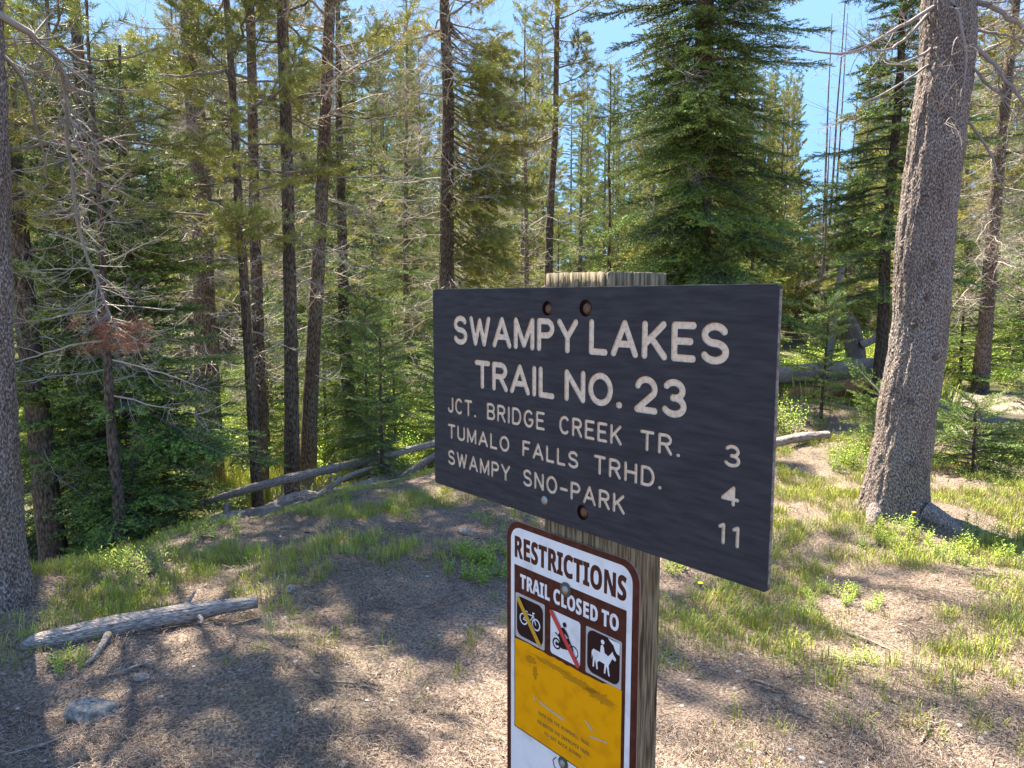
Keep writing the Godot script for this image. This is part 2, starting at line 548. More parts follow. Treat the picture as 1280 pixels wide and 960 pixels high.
	pts = [Vector4(-2.48, -0.3, -3.35, 0.27), Vector4(-2.48, 0.05, -3.35, 0.225), Vector4(-2.48, 0.3, -3.35, 0.19), Vector4(-2.46, 0.75, -3.35, 0.175), Vector4(-2.44, 1.4, -3.35, 0.172), Vector4(-2.40, 2.2, -3.35, 0.17), Vector4(-2.35, 3.2, -3.35, 0.165)]
	part(t, "trunk", tube(pts, 330, 150, M.hero_bark, [0.03, 0.012, 3.4, 0.0055], 13.0, Color(1.0, 0.94, 0.9)))
	part(t, "upper_trunk", tube([Vector4(-2.32, 3.1, -3.35, 0.164), Vector4(-2.27, 6.0, -3.35, 0.14), Vector4(-2.27, 10.0, -3.35, 0.1), Vector4(-2.3, 14.0, -3.35, 0.02)], 40, 16, M.bark, [0.03, 0.004, 2.0, 0.0], 5.0))
	var lb := part(t, "branch", dead_branch([Vector3(-2.22, 2.72, -3.35), Vector3(-2.16, 2.67, -3.50), Vector3(-2.22, 2.62, -3.80), Vector3(-2.37, 2.36, -4.10), Vector3(-2.46, 1.87, -4.30), Vector3(-2.40, 1.51, -4.40), Vector3(-2.32, 1.28, -4.40)], 0.017, 95, 0.42, Color(0.27, 0.24, 0.22), 0.45))
	lb.set_meta("label", "long bare drooping branch of the left pine ending in red brown needles")
	part(t, "branch", dead_branch([Vector3(-2.25, 2.58, -3.35), Vector3(-2.21, 2.48, -3.50), Vector3(-2.29, 2.31, -3.70), Vector3(-2.37, 2.08, -3.90)], 0.012, 18, 0.4, Color(0.22, 0.2, 0.195), 0.4))
	var s := Soup.new()
	for k in 110:
		var at := Vector3(-2.36, 1.3, -4.4) + Vector3(r(-1, 1) * 0.2, r(-1, 1) * 0.09, r(-1, 1) * 0.15)
		pine_tuft(s, at, Vector3(r(-1, 1), r(-1, 0.3), r(-1, 1)).normalized(), 0.06, 26, 0.045, 0.0022, [Color(0.30, 0.135, 0.085), Color(0.20, 0.085, 0.055)])
	part(lb, "dry_needles", s.add_to(ArrayMesh.new(), M.litter))

# ---------------------------------------------------------------- boughs
var boughs := {}

func needles(s: Soup, a: Vector3, b: Vector3, step: float, length: float, width: float, up_bias: float, cols: Array) -> void:
	var ax := (b - a)
	var n := int(ax.length() / step)
	ax = ax.normalized()
	var u := ax.cross(Vector3.UP if absf(ax.y) < 0.9 else Vector3.RIGHT).normalized()
	var w := u.cross(ax).normalized()
	for k in n:
		var ang := r(0, TAU)
		var rad := (u * cos(ang) + w * (sin(ang) * 0.7 + up_bias)).normalized()
		var dir := (ax * r(0.35, 0.9) + rad).normalized()
		var side := dir.cross(Vector3(r(-1, 1), r(-1, 1), r(-1, 1))).normalized() * width * 0.5
		var c: Color = (cols[0] as Color).lerp(cols[1], rng.randf())
		s.blade(a.lerp(b, (k + rng.randf()) / n), dir * length * r(0.7, 1.15), side, c)

func fir_bough(L: float, step: float, nl: float, nw: float, seed_no: int) -> ArrayMesh:
	rng.seed = seed_no
	var wood := Soup.new()
	var green := Soup.new()
	var brown := Color(1, 1, 1)
	var old := [Color(0.036, 0.082, 0.020), Color(0.105, 0.18, 0.042)]
	var young := [Color(0.165, 0.260, 0.055), Color(0.270, 0.350, 0.085)]
	var stem := []
	for k in 9:
		var t := k / 8.0
		stem.append(Vector3(t * L, L * (-0.22 * t * t + 0.10 * t * t * t * t) + r(-1, 1) * 0.008 * L, r(-1, 1) * 0.015 * L))
	wood.stick(stem, 0.006 + 0.007 * L, 0.002, brown, 4)
	var pairs := int(6 + L * 9)
	for k in pairs:
		for side in [-1.0, 1.0]:
			if rng.randf() < 0.10:
				continue
			var t := clampf(0.14 + 0.84 * (k + r(-0.3, 0.3)) / pairs, 0.08, 0.99)
			var f := t * 8.0
			var i := mini(int(f), 7)
			var at: Vector3 = (stem[i] as Vector3).lerp(stem[i + 1], f - i)
			var bl := L * (0.10 + 0.42 * (1.0 - t) * smoothstep(0.0, 0.25, t)) * r(0.7, 1.15)
			var dir := Vector3(r(0.65, 1.0), r(-0.5, 0.22), side * r(0.8, 1.1)).normalized()
			var mid := at + dir * bl * 0.5
			var dir2 := (dir + Vector3(0.25, r(-0.25, 0.1), -side * 0.1)).normalized()
			var end := mid + dir2 * bl * 0.5
			wood.stick([at, mid, end], 0.0022 + 0.002 * L, 0.001, brown, 3)
			needles(green, at, mid, step, nl, nw, 0.35, old)
			needles(green, mid, end, step, nl, nw, 0.35, young)
			var subs := int(bl / 0.058)
			for m in subs:
				var u := (m + 0.6) / (subs + 0.5)
				var p := at.lerp(mid, u * 2.0) if u < 0.5 else mid.lerp(end, u * 2.0 - 1.0)
				var sl := (0.035 + 0.26 * bl * (1.0 - u)) * r(0.7, 1.2)
				var lat := Vector3(-dir.z, 0, dir.x) * (1.0 if m % 2 == 0 else -1.0)
				var sd := (dir * r(0.5, 0.9) + lat * r(0.6, 1.0) + Vector3(0, r(-0.6, 0.3), 0)).normalized()
				needles(green, p, p + sd * sl * 0.6, step, nl, nw, 0.3, old)
				needles(green, p + sd * sl * 0.6, p + sd * sl, step * 0.8, nl, nw, 0.3, young)
	needles(green, stem[6], stem[8], step * 0.7, nl, nw, 0.3, young)
	var mesh := wood.add_to(ArrayMesh.new(), M.twig)
	return green.add_to(mesh, M.needle)

func pine_tuft(s: Soup, at: Vector3, dir: Vector3, length: float, count: int, nl: float, nw: float, cols: Array) -> void:
	var u := dir.cross(Vector3.UP if absf(dir.y) < 0.9 else Vector3.RIGHT).normalized()
	var w := u.cross(dir).normalized()
	for k in count:
		var ang := r(0, TAU)
		var rad := u * cos(ang) + w * sin(ang)
		var t := rng.randf()
		var nd := (dir * lerpf(0.25, 1.1, t) + rad).normalized()
		var side := nd.cross(Vector3(r(-1, 1), r(-1, 1), r(-1, 1))).normalized() * nw * 0.5
		var c: Color = (cols[0] as Color).lerp(cols[1], rng.randf())
		s.blade(at + dir * length * t, nd * nl * r(0.75, 1.1), side, c)

func pine_bough(L: float, tufts: int, count: int, nl: float, nw: float, seed_no: int) -> ArrayMesh:
	rng.seed = seed_no
	var wood := Soup.new()
	var green := Soup.new()
	var cols := [Color(0.13, 0.18, 0.036), Color(0.54, 0.51, 0.15)]
	var stem := []
	var bend := r(-0.25, 0.1)
	for k in 9:
		var t := k / 8.0
		stem.append(Vector3(t * L, L * (bend * t + 0.35 * t * t) + r(-1, 1) * 0.02 * L, L * 0.15 * sin(t * 4.0 + seed_no) * t + r(-1, 1) * 0.02 * L))
	wood.stick(stem, 0.008 + 0.008 * L, 0.003, Color.WHITE, 5)
	for k in tufts:
		var t := 0.30 + 0.70 * pow((k + rng.randf()) / tufts, 0.8)
		var f := minf(t, 0.999) * 8.0
		var i := int(f)
		var at: Vector3 = (stem[i] as Vector3).lerp(stem[i + 1], f - i)
		var side := 1.0 if k % 2 == 0 else -1.0
		var sl := L * (0.06 + 0.32 * (1.0 - t)) * r(0.6, 1.3)
		var dir := Vector3(r(0.4, 1.0), r(-0.3, 0.6), side * r(0.3, 1.1)).normalized()
		var mid := at + dir * sl * 0.6
		var d2 := (dir + Vector3(r(0, 0.4), r(0.1, 0.6), 0)).normalized()
		var end := mid + d2 * sl * 0.4
		wood.stick([at, mid, end], 0.0045, 0.002, Color.WHITE, 3)
		pine_tuft(green, mid.lerp(end, 0.3), d2, 0.11, count, nl, nw, cols)
		for m in 2:
			var d3 := (d2 + Vector3(r(-1, 1), r(-0.3, 0.7), r(-1, 1)) * 0.7).normalized()
			var p := at.lerp(end, r(0.4, 0.9))
			var e := p + d3 * sl * r(0.25, 0.5)
			wood.stick([p, e], 0.003, 0.002, Color.WHITE, 3)
			pine_tuft(green, e, d3, 0.09, int(count * 0.7), nl, nw, cols)
	var mesh := wood.add_to(ArrayMesh.new(), M.twig)
	return green.add_to(mesh, M.needle)

func bare_bough(L: float, twigs: int, seed_no: int) -> ArrayMesh:
	rng.seed = seed_no
	var pts := [Vector3.ZERO]
	var d := Vector3(1, r(-0.2, 0.1), 0)
	for k in 4:
		d = (d + Vector3(0, r(-0.3, 0.15), r(-0.3, 0.3))).normalized()
		pts.append(pts[k] + d * L / 4.0)
	return dead_branch(pts, 0.005 + 0.004 * L, twigs, L * 0.55, Color(0.38, 0.335, 0.30), 0.25)

func build_boughs() -> void:
	boughs.fir = []
	boughs.fir_far = []
	boughs.pine = []
	boughs.pine_far = []
	boughs.bare = []
	for k in 3:
		boughs.fir.append([0.55, fir_bough(0.55, 0.0050, 0.024, 0.0065, 100 + k)])
		boughs.fir.append([1.0, fir_bough(1.0, 0.0055, 0.025, 0.0075, 110 + k)])
		boughs.fir.append([1.6, fir_bough(1.6, 0.0060, 0.026, 0.0080, 120 + k)])
		boughs.pine.append([0.8, pine_bough(0.8, 12, 64, 0.055, 0.0048, 130 + k)])
		boughs.pine.append([1.4, pine_bough(1.4, 22, 64, 0.060, 0.0055, 140 + k)])
		boughs.bare.append([0.8, bare_bough(0.8, 20, 150 + k)])
		boughs.bare.append([0.45, bare_bough(0.45, 12, 155 + k)])
	for k in 2:
		boughs.fir_far.append([1.3, fir_bough(1.3, 0.016, 0.05, 0.015, 160 + k)])
		boughs.pine_far.append([1.2, pine_bough(1.2, 18, 34, 0.08, 0.013, 170 + k)])

# ---------------------------------------------------------------- trees
# places boughs round a stem. spec: from, to (heights), gap, length at bottom and top, tilt, tint
func crown_places(base: Vector3, top: Vector3, H: float, spec: Dictionary, kind: String) -> Dictionary:
	var out := {}
	var h: float = spec.from
	var phi := r(0, TAU)
	while h < spec.to:
		var u: float = (h - spec.from) / maxf(0.01, spec.to - spec.from)
		var want: float = lerpf(spec.l0, spec.l1, pow(u, spec.get("power", 1.0))) * r(0.6, 1.2)
		phi += 2.4 + r(-0.5, 0.5)
		var ang := phi
		want *= 0.92 + 0.45 * soft_noise.get_noise_3d(cos(ang) * 0.9 + base.x * 3.0, h * 0.8, sin(ang) * 0.9)
		if spec.has("side"):
			ang = spec.side + r(-1.0, 1.0) * spec.spread
		var pool: Array = boughs[kind]
		var best := rng.randi_range(0, pool.size() - 1)
		for k in 6:
			var other := rng.randi_range(0, pool.size() - 1)
			if absf(pool[other][0] - want) < absf(pool[best][0] - want):
				best = other
		var sc := clampf(want / pool[best][0], 0.55, 1.5)
		var tilt: float = lerpf(spec.get("t0", -0.15), spec.get("t1", 0.5), u) + r(-0.15, 0.15)
		var at := base.lerp(top, h / H)
		var b := Basis(Vector3.UP, ang) * Basis(Vector3(0, 0, 1), tilt) * Basis(Vector3.RIGHT, r(-0.35, 0.35))
		if not out.has(best):
			out[best] = [[], []]
		out[best][0].append(Transform3D(b.scaled(Vector3.ONE * sc), at))
		var tint: Color = spec.get("tint", Color.WHITE)
		var j := r(0.6, 1.4)
		out[best][1].append(Color(tint.r * j * r(0.92, 1.1), tint.g * j, tint.b * j * r(0.85, 1.1)))
		h += spec.gap * r(0.5, 1.5)
	return out

func grow(o: Node3D, base: Vector3, lean: Vector2, H: float, rad: float, specs: Array, bark := Color.WHITE, detail := 1, taper := 0.85) -> void:
	var top := base + Vector3(lean.x, H, lean.y)
	var pts := []
	for k in 9:
		var t := k / 8.0
		var wob := Vector3(r(-1, 1), 0, r(-1, 1)) * rad * 0.25
		var q := base.lerp(top, t) + wob * (0.0 if k == 0 else 1.0)
		pts.append(v4(q, maxf(0.012, rad * (1.0 - taper * t))))
	pts[0].y -= 0.3
	pts[0].w = rad * 1.2
	if detail > 0:
		var rows := int(clampf(H * 14.0, 20, 220))
		part(o, "trunk", tube(pts, rows, 26, M.bark, [0.06, 0.010 * rad / 0.15, 2.0, 0.004], base.x * 7.0, bark))
	else:
		part(o, "trunk", tube(pts, 24, 9, M.bark, [0.06, 0.0, 2.0, 0.0], base.x * 7.0, bark))
	for sp in specs:
		var got := crown_places(base, top, H, sp, sp.kind)
		var called: String = "dead_branches" if sp.kind == "bare" else "crown"
		for k in got:
			copies(o, called, boughs[sp.kind][k][1], got[k][0], got[k][1])

func P(x: float, z: float) -> Vector3:
	return Vector3(x, ground_y(x, z), z)

func build_trees() -> void:
	rng.seed = 301
	var grn := Color(1.0, 1.0, 1.0)
	var dark := Color(1.0, 1.0, 1.0)
	var gold := Color(1.0, 1.0, 1.0)
	var snagc := Color(1.9, 1.8, 1.75)
	var list := [
		# name, label, x, z, lean x, lean z, H, radius, crown specs, bark colour
		["pine_tree", "dark slim pine trunk nearest the left pine, foot behind the bank", -3.93, -6.2, -0.36, 0.0, 11.5, 0.105, [{"kind": "fir", "from": 0.9, "to": 4.0, "gap": 0.10, "l0": 0.8, "l1": 1.3, "tint": dark}, {"kind": "bare", "from": 0.8, "to": 5.0, "gap": 0.3, "l0": 0.9, "l1": 1.1}, {"kind": "pine", "from": 8.0, "to": 11.3, "gap": 0.055, "l0": 1.5, "l1": 0.5, "tint": grn}], Color(0.75, 0.7, 0.68)],
		["pine_tree", "dark thin trunk behind the hanging dead branch, second from the left pine", -3.80, -6.7, 0.11, 0.0, 9.5, 0.078, [{"kind": "bare", "from": 0.7, "to": 5.0, "gap": 0.25, "l0": 0.8, "l1": 1.1}, {"kind": "fir", "from": 1.0, "to": 3.6, "gap": 0.10, "l0": 0.7, "l1": 1.2, "tint": dark}, {"kind": "pine", "from": 7.4, "to": 9.5, "gap": 0.055, "l0": 1.4, "l1": 0.4, "tint": grn}], Color(0.7, 0.66, 0.64)],
		["fir_tree", "dark low-branched fir filling the shade between left trunks and thick pine", -3.35, -6.6, 0.06, 0.1, 4.5, 0.06, [{"kind": "fir", "from": 0.2, "to": 4.3, "gap": 0.020, "l0": 1.4, "l1": 0.15, "tint": dark}], Color(0.6, 0.55, 0.52)],
		["fir_tree", "fir with level boughs behind the dark slim trunk at far left", -4.35, -7.3, 0.0, 0.0, 6.0, 0.07, [{"kind": "fir", "from": 0.2, "to": 5.9, "gap": 0.026, "l0": 1.4, "l1": 0.15, "tint": grn}], Color(0.8, 0.72, 0.65)],
		["pine_tree", "thick brown trunk standing in foliage left of the two straight pines", -3.93, -9.5, 0.08, 0.0, 15.0, 0.16, [{"kind": "bare", "from": 1.2, "to": 6.0, "gap": 0.13, "l0": 1.2, "l1": 1.5}, {"kind": "pine", "from": 3.8, "to": 6.5, "gap": 0.16, "l0": 1.9, "l1": 1.2, "tint": grn}, {"kind": "pine", "from": 8.5, "to": 15.0, "gap": 0.14, "l0": 1.3, "l1": 0.3, "tint": grn}], Color(0.95, 0.85, 0.8)],
		["pine_tree", "slim pine trunk just left of the straightest trunk, above the twisted log", -3.10, -9.0, 0.17, 0.0, 14.0, 0.082, [{"kind": "bare", "from": 1.3, "to": 5.0, "gap": 0.2, "l0": 0.7, "l1": 1.1}, {"kind": "pine", "from": 4.2, "to": 6.5, "gap": 0.22, "l0": 1.4, "l1": 1.2, "tint": grn}, {"kind": "pine", "from": 9.0, "to": 14.0, "gap": 0.17, "l0": 1.3, "l1": 0.3, "tint": grn}], Color(0.85, 0.76, 0.7)],
		["pine_tree", "straightest slim bare pine trunk rising behind the leaning pole log", -2.50, -8.2, 0.31, 0.0, 15.0, 0.085, [{"kind": "bare", "from": 2.4, "to": 6.0, "gap": 0.25, "l0": 0.6, "l1": 1.1}, {"kind": "pine", "from": 4.8, "to": 6.5, "gap": 0.22, "l0": 1.4, "l1": 1.2, "tint": grn}, {"kind": "pine", "from": 9.5, "to": 15.0, "gap": 0.30, "l0": 1.3, "l1": 0.3, "tint": grn}], Color(0.8, 0.74, 0.7)],
		["pine_tree", "leaning reddish pine trunk with curled dead twigs right of the straight trunk", -2.60, -9.1, 1.15, 0.0, 14.0, 0.10, [{"kind": "bare", "from": 1.4, "to": 6.0, "gap": 0.1, "l0": 0.9, "l1": 1.3}, {"kind": "pine", "from": 4.4, "to": 6.5, "gap": 0.16, "l0": 1.6, "l1": 1.2, "tint": gold}, {"kind": "pine", "from": 9.0, "to": 14.0, "gap": 0.30, "l0": 1.3, "l1": 0.3, "tint": gold}], Color(1.1, 0.9, 0.8)],
		["fir_tree", "dark green fir with drooping boughs between reddish trunk and the sign", -2.32, -10.4, 0.00, 0.0, 7.5, 0.11, [{"kind": "fir", "from": 0.5, "to": 7.5, "gap": 0.05, "l0": 1.05, "l1": 0.2, "power": 1.2, "t0": -0.35, "tint": grn}], Color(0.6, 0.56, 0.54)],
		["pine_tree", "stout dark trunk directly above the sign's left corner, dark foliage on its right", -0.96, -11.0, 0.05, 0.0, 10.5, 0.15, [{"kind": "bare", "from": 1.6, "to": 7.0, "gap": 0.07, "l0": 1.0, "l1": 1.4}, {"kind": "pine", "from": 2.2, "to": 6.4, "gap": 0.045, "l0": 0.7, "l1": 1.3, "t0": -0.9, "t1": -0.6, "side": -0.1, "spread": 0.8, "tint": grn}, {"kind": "pine", "from": 6.2, "to": 10.5, "gap": 0.09, "l0": 1.5, "l1": 0.4, "tint": gold}], Color(0.75, 0.7, 0.68)],
		["dead_tree", "thin pale grey dead pole beside the stout trunk above the sign", -0.54, -13.0, 0.0, 0.0, 4.2, 0.055, [{"kind": "bare", "from": 1.4, "to": 4.0, "gap": 0.3, "l0": 0.4, "l1": 0.3}], snagc],
		["pine_tree", "slim dark pine trunk tilting right above the post top", 0.56, -12.0, 0.18, 0.0, 10.0, 0.09, [{"kind": "bare", "from": 2.0, "to": 7.0, "gap": 0.15, "l0": 0.7, "l1": 1.2}, {"kind": "pine", "from": 4.9, "to": 10.0, "gap": 0.10, "l0": 1.2, "l1": 0.4, "tint": grn}], Color(0.75, 0.7, 0.68)],
		["fir_tree", "big full green fir rising behind the right half of the sign", 2.85, -11.5, 0.04, 0.0, 20.0, 0.17, [{"kind": "fir", "from": 1.0, "to": 20.0, "gap": 0.024, "l0": 1.55, "l1": 0.2, "power": 2.2, "t0": -0.3, "tint": grn}, {"kind": "bare", "from": 0.8, "to": 6.0, "gap": 0.2, "l0": 1.0, "l1": 1.1}], Color(0.75, 0.72, 0.7)],
		["fir_tree", "dark fir half hidden behind the large leaning pine trunk", 4.15, -8.4, 0.08, 0.0, 7.0, 0.075, [{"kind": "fir", "from": 1.35, "to": 7.0, "gap": 0.03, "l0": 1.05, "l1": 0.2, "power": 1.1, "t0": -0.2, "tint": grn}], Color(0.5, 0.46, 0.44)],
		["pine_tree", "twiggy pine at the picture's right edge behind the leaning trunk", 7.6, -12.0, 0.22, 0.0, 11.0, 0.12, [{"kind": "bare", "from": 1.5, "to": 9.0, "gap": 0.05, "l0": 1.2, "l1": 1.5}, {"kind": "pine", "from": 3.2, "to": 11.0, "gap": 0.12, "l0": 1.2, "l1": 0.5, "tint": gold}], Color(0.9, 0.82, 0.8)],
		["pine_tree", "pine with dense bushy tufts hanging at the top left corner", -3.10, -5.7, 0.05, 0.1, 4.3, 0.05, [{"kind": "pine", "from": 2.8, "to": 3.9, "gap": 0.06, "l0": 1.1, "l1": 1.1, "t0": -0.3, "t1": -0.1, "tint": grn}, {"kind": "bare", "from": 1.4, "to": 3.4, "gap": 0.10, "l0": 0.8, "l1": 0.9}], Color(0.7, 0.65, 0.62)],
		["pine_tree", "pine with green tufts spreading across the two straight trunks", -2.55, -7.3, -0.21, 0.0, 9.0, 0.06, [{"kind": "pine", "from": 3.0, "to": 4.8, "gap": 0.10, "l0": 1.2, "l1": 1.0, "t0": -0.25, "t1": 0.0, "tint": grn}, {"kind": "pine", "from": 5.4, "to": 9.0, "gap": 0.035, "l0": 1.2, "l1": 0.4, "tint": grn}, {"kind": "bare", "from": 2.0, "to": 4.0, "gap": 0.2, "l0": 0.8, "l1": 0.9}], Color(0.75, 0.68, 0.62)],
	]
	for a in [["pine_tree", 2.84, -4.95, 15.0, 4.6], ["pine_tree_001", -2.29, -3.35, 14.0, 5.2]]:
		var got := crown_places(Vector3(a[1], 0, a[2]), Vector3(a[1] + 0.1, a[3], a[2]), a[3], {"from": a[4], "to": a[3], "gap": 0.1, "l0": 1.4, "l1": 0.4}, "pine")
		for k in got:
			copies(get_node(a[0]), "crown", boughs.pine[k][1], got[k][0], got[k][1])
	for a in list:
		var o := thing(a[0], a[1], "tree", "conifers round the clearing")
		grow(o, P(a[2], a[3]), Vector2(a[4], a[5]), a[6], a[7], a[8], a[9])
	# young firs
	var young := Color(1.15, 1.12, 1.0)
	var fresh := Color(1.15, 1.12, 1.0)
	var kids := [
		["young fir left of the sign with its foot behind the pole log", -1.32, -7.4, 1.55, 0.5, grn],
		["small bright fir tucked against the sign's left edge", -0.85, -8.6, 1.7, 0.7, fresh],
		["thin dark sapling in front of the big fallen log right of the sign", 3.36, -8.0, 1.25, 0.34, grn],
		["pale young fir behind the big fallen log close to the sign's edge", 3.0, -10.6, 2.4, 0.7, young],
		["dense dark bushy fir right of the leaning trunk's foot", 3.95, -6.25, 0.62, 0.75, dark],
		["low dark fir shrub at the right picture edge below the bare dirt", 4.75, -6.6, 0.6, 0.7, dark],
		["bright young fir right of the leaning trunk above the bare dirt", 7.5, -12.4, 2.6, 1.0, fresh],
		["tall sunlit young fir at the far right edge", 9.2, -13.2, 3.8, 1.3, young],
		["little fir sapling left of the leaning trunk's foot", 3.45, -6.9, 0.55, 0.4, young],
		["dark young fir beneath the left trunks behind the bank", -3.1, -5.9, 0.9, 0.7, dark],
		["bright sapling between the thick trunk and the straight pines", -3.6, -10.8, 2.2, 0.9, fresh],
		["yellow green young fir seen between straight and reddish trunks", -3.0, -11.8, 2.6, 1.0, fresh],
		["slender green fir behind the sapling left of the sign", -1.9, -9.6, 2.3, 0.8, young],
		["sunlit small fir above the middle of the sign", 0.9, -14.5, 4.0, 1.1, young],
		["sunlit conical fir between the slim tilting trunk and big fir", 1.75, -13.6, 6.5, 1.1, young],
		["lone sunlit sapling in the hollow left of the thick trunk", -5.6, -11.6, 1.8, 0.8, young],
		["sunlit sapling seen past the dark slim left trunk", -6.9, -12.4, 2.4, 0.9, young],
		["round sunlit young fir behind the slim trunk left of the straightest one", -4.3, -13.2, 2.8, 1.1, young],
		["low sunlit fir between the leaning reddish trunk and dark fir", -2.9, -13.8, 2.0, 1.0, young],
		["small sunlit fir glowing behind the dark drooping fir", -2.0, -12.6, 2.4, 0.9, young],
		["sunlit fir behind the stout trunk, left of the grey pole", -1.3, -14.2, 3.4, 1.1, young],
		["pale slender fir in the gap right of the big fir", 4.6, -14.5, 4.6, 1.0, young],
	]
	for a in kids:
		var o := thing("young_fir", a[0], "sapling", "young firs under the tall trees")
		grow(o, P(a[1], a[2]), Vector2(r(-0.05, 0.05), 0), a[3], 0.012 + 0.008 * a[3], [{"kind": "fir", "from": 0.05 + 0.05 * a[3], "to": a[3], "gap": 0.012 + 0.006 * a[3], "l0": a[4], "l1": 0.18, "t0": -0.05, "t1": 0.7, "tint": a[5]}], Color(0.7, 0.62, 0.55), 0, 0.9)
	# sunlit second row
	var row := [[-17.0, -19.0], [-14.4, -22.0], [-12.2, -19.8], [-10.4, -23.5], [-8.6, -19.6], [-7.1, -24.0], [-5.6, -19.2], [-4.2, -22.5], [-2.7, -18.8], [-1.1, -23.4], [0.4, -19.2], [2.0, -22.8], [3.9, -18.5], [10.0, -19.0], [11.2, -16.5], [13.2, -20.5]]
	var order := ["first", "second", "third", "fourth", "fifth", "sixth", "seventh", "eighth", "ninth", "tenth", "eleventh", "twelfth", "thirteenth", "fourteenth", "fifteenth", "sixteenth"]
	for k in row.size():
		var o := thing("pine_tree", "%s from the left in the sunlit row of pines behind the nearer trunks" % order[k], "tree", "sunlit pines in the second row")
		var hh := r(7.5, 10.0)
		var tint: Color = gold if k % 3 < 2 else young
		var crown := {"kind": "pine", "from": r(0.9, 2.6), "to": hh, "gap": 0.085, "l0": 1.6, "l1": 0.3, "tint": tint}
		if k % 3 == 2:
			crown = {"kind": "fir", "from": 0.4, "to": hh, "gap": 0.05, "l0": 1.4, "l1": 0.2, "t0": -0.2, "tint": tint}
		grow(o, P(row[k][0], row[k][1]), Vector2(r(-0.3, 0.3), 0), hh, r(0.07, 0.11), [crown, {"kind": "bare", "from": 0.5, "to": 3.0, "gap": 0.2, "l0": 0.9, "l1": 1.0}], Color(1, 0.92, 0.86), 0)
	# bare snags of the burnt slope in the gap of sky
	var snags := [[13.6, -33.0, 14.0, "leftmost thin grey snag standing against the sky gap"], [14.6, -35.0, 17.0, "second thin grey snag in the sky gap, taller than the first"], [15.5, -36.5, 15.0, "third thin grey snag in the sky gap beside the dark fir"], [16.6, -38.0, 13.0, "rightmost thin grey snag of the sky gap"], [12.4, -30.0, 9.0, "short grey snag against the big fir's right side"], [22.0, -34.0, 17.0, "tall bare grey snag behind the right edge twigs"], [24.0, -36.0, 15.0, "outermost bare grey snag at the right picture edge"]]
	for a in snags:
		var o := thing("dead_tree", a[3], "tree", "bare snags on the far slope")
		grow(o, P(a[0], a[1]), Vector2(r(-0.5, 0.5), 0), a[2], 0.085, [{"kind": "bare", "from": 2.0, "to": a[2] - 0.5, "gap": 0.22, "l0": 0.7, "l1": 0.4}], snagc, 0)
	# the far wood
	var far := Node3D.new()
	far.name = "distant_forest"
	add_child(far)
	far.set_meta("kind", "stuff")
	far.set_meta("label", "distant sunlit conifer forest closing the view behind the clearing")
	far.set_meta("category", "forest")
	var got := {}
	var stems := [[], []]
	for k in 620:
		var d := 25.5 + 50.0 * pow(rng.randf(), 0.9)
		var a := r(-0.78, 0.85)
		if k >= 400:
			a = r(0.80, 1.35) * (1.0 if k % 2 == 0 else -1.0)
			d = 13.0 + 40.0 * rng.randf()
		var x := d * tan(a)
		var base := P(x, -d)
		var hh := r(8.0, 13.0) + 0.16 * (d - 25.0)
		if a > 0.355 and a < 0.425:
			hh = r(4.5, 8.0)
		var kind: String = "pine_far" if k % 5 < 3 else "fir_far"
		var tint: Color = [grn, Color(1.1, 1.0, 0.9), Color(0.92, 1.0, 0.95), grn][k % 4]
		var top := base + Vector3(0, hh, 0)
		var one := crown_places(base, top, hh, {"from": r(0.3, 1.2), "to": hh, "gap": 0.11, "l0": 1.8, "l1": 0.3, "tint": tint}, kind)
		for q in one:
			var key := [kind, q]
			if not got.has(key):
				got[key] = [[], []]
			got[key][0].append_array(one[q][0])
			got[key][1].append_array(one[q][1])
		stems[0].append(Transform3D(Basis.from_scale(Vector3(1, hh, 1)), base - Vector3(0, 0.3, 0)))
		stems[1].append(Color(0.16, 0.13, 0.115))
	for key in got:
		copies(far, "foliage", boughs[key[0]][key[1]][1], got[key][0], got[key][1])
	var pole := Soup.new()
	pole.stick([Vector3.ZERO, Vector3(0.02, 0.5, 0), Vector3(0, 1, 0)], 0.12, 0.02, Color.WHITE, 7)
	copies(far, "trunks", pole.add_to(ArrayMesh.new(), M.twig_dead), stems[0], stems[1])

# ---------------------------------------------------------------- logs, stump, stones
func log_thing(called: String, label: String, pts: Array, rows: int, cols: int, colour: Color, ridges := 0.008, lumps := 0.12) -> Node3D:
	var o := thing(called, label, "log", "fallen logs")
	part(o, "stem", tube(pts, rows, cols, M.dead_wood, [lumps, ridges, 8.0, 0.0], pts[0].x * 11.0, colour))
	return o

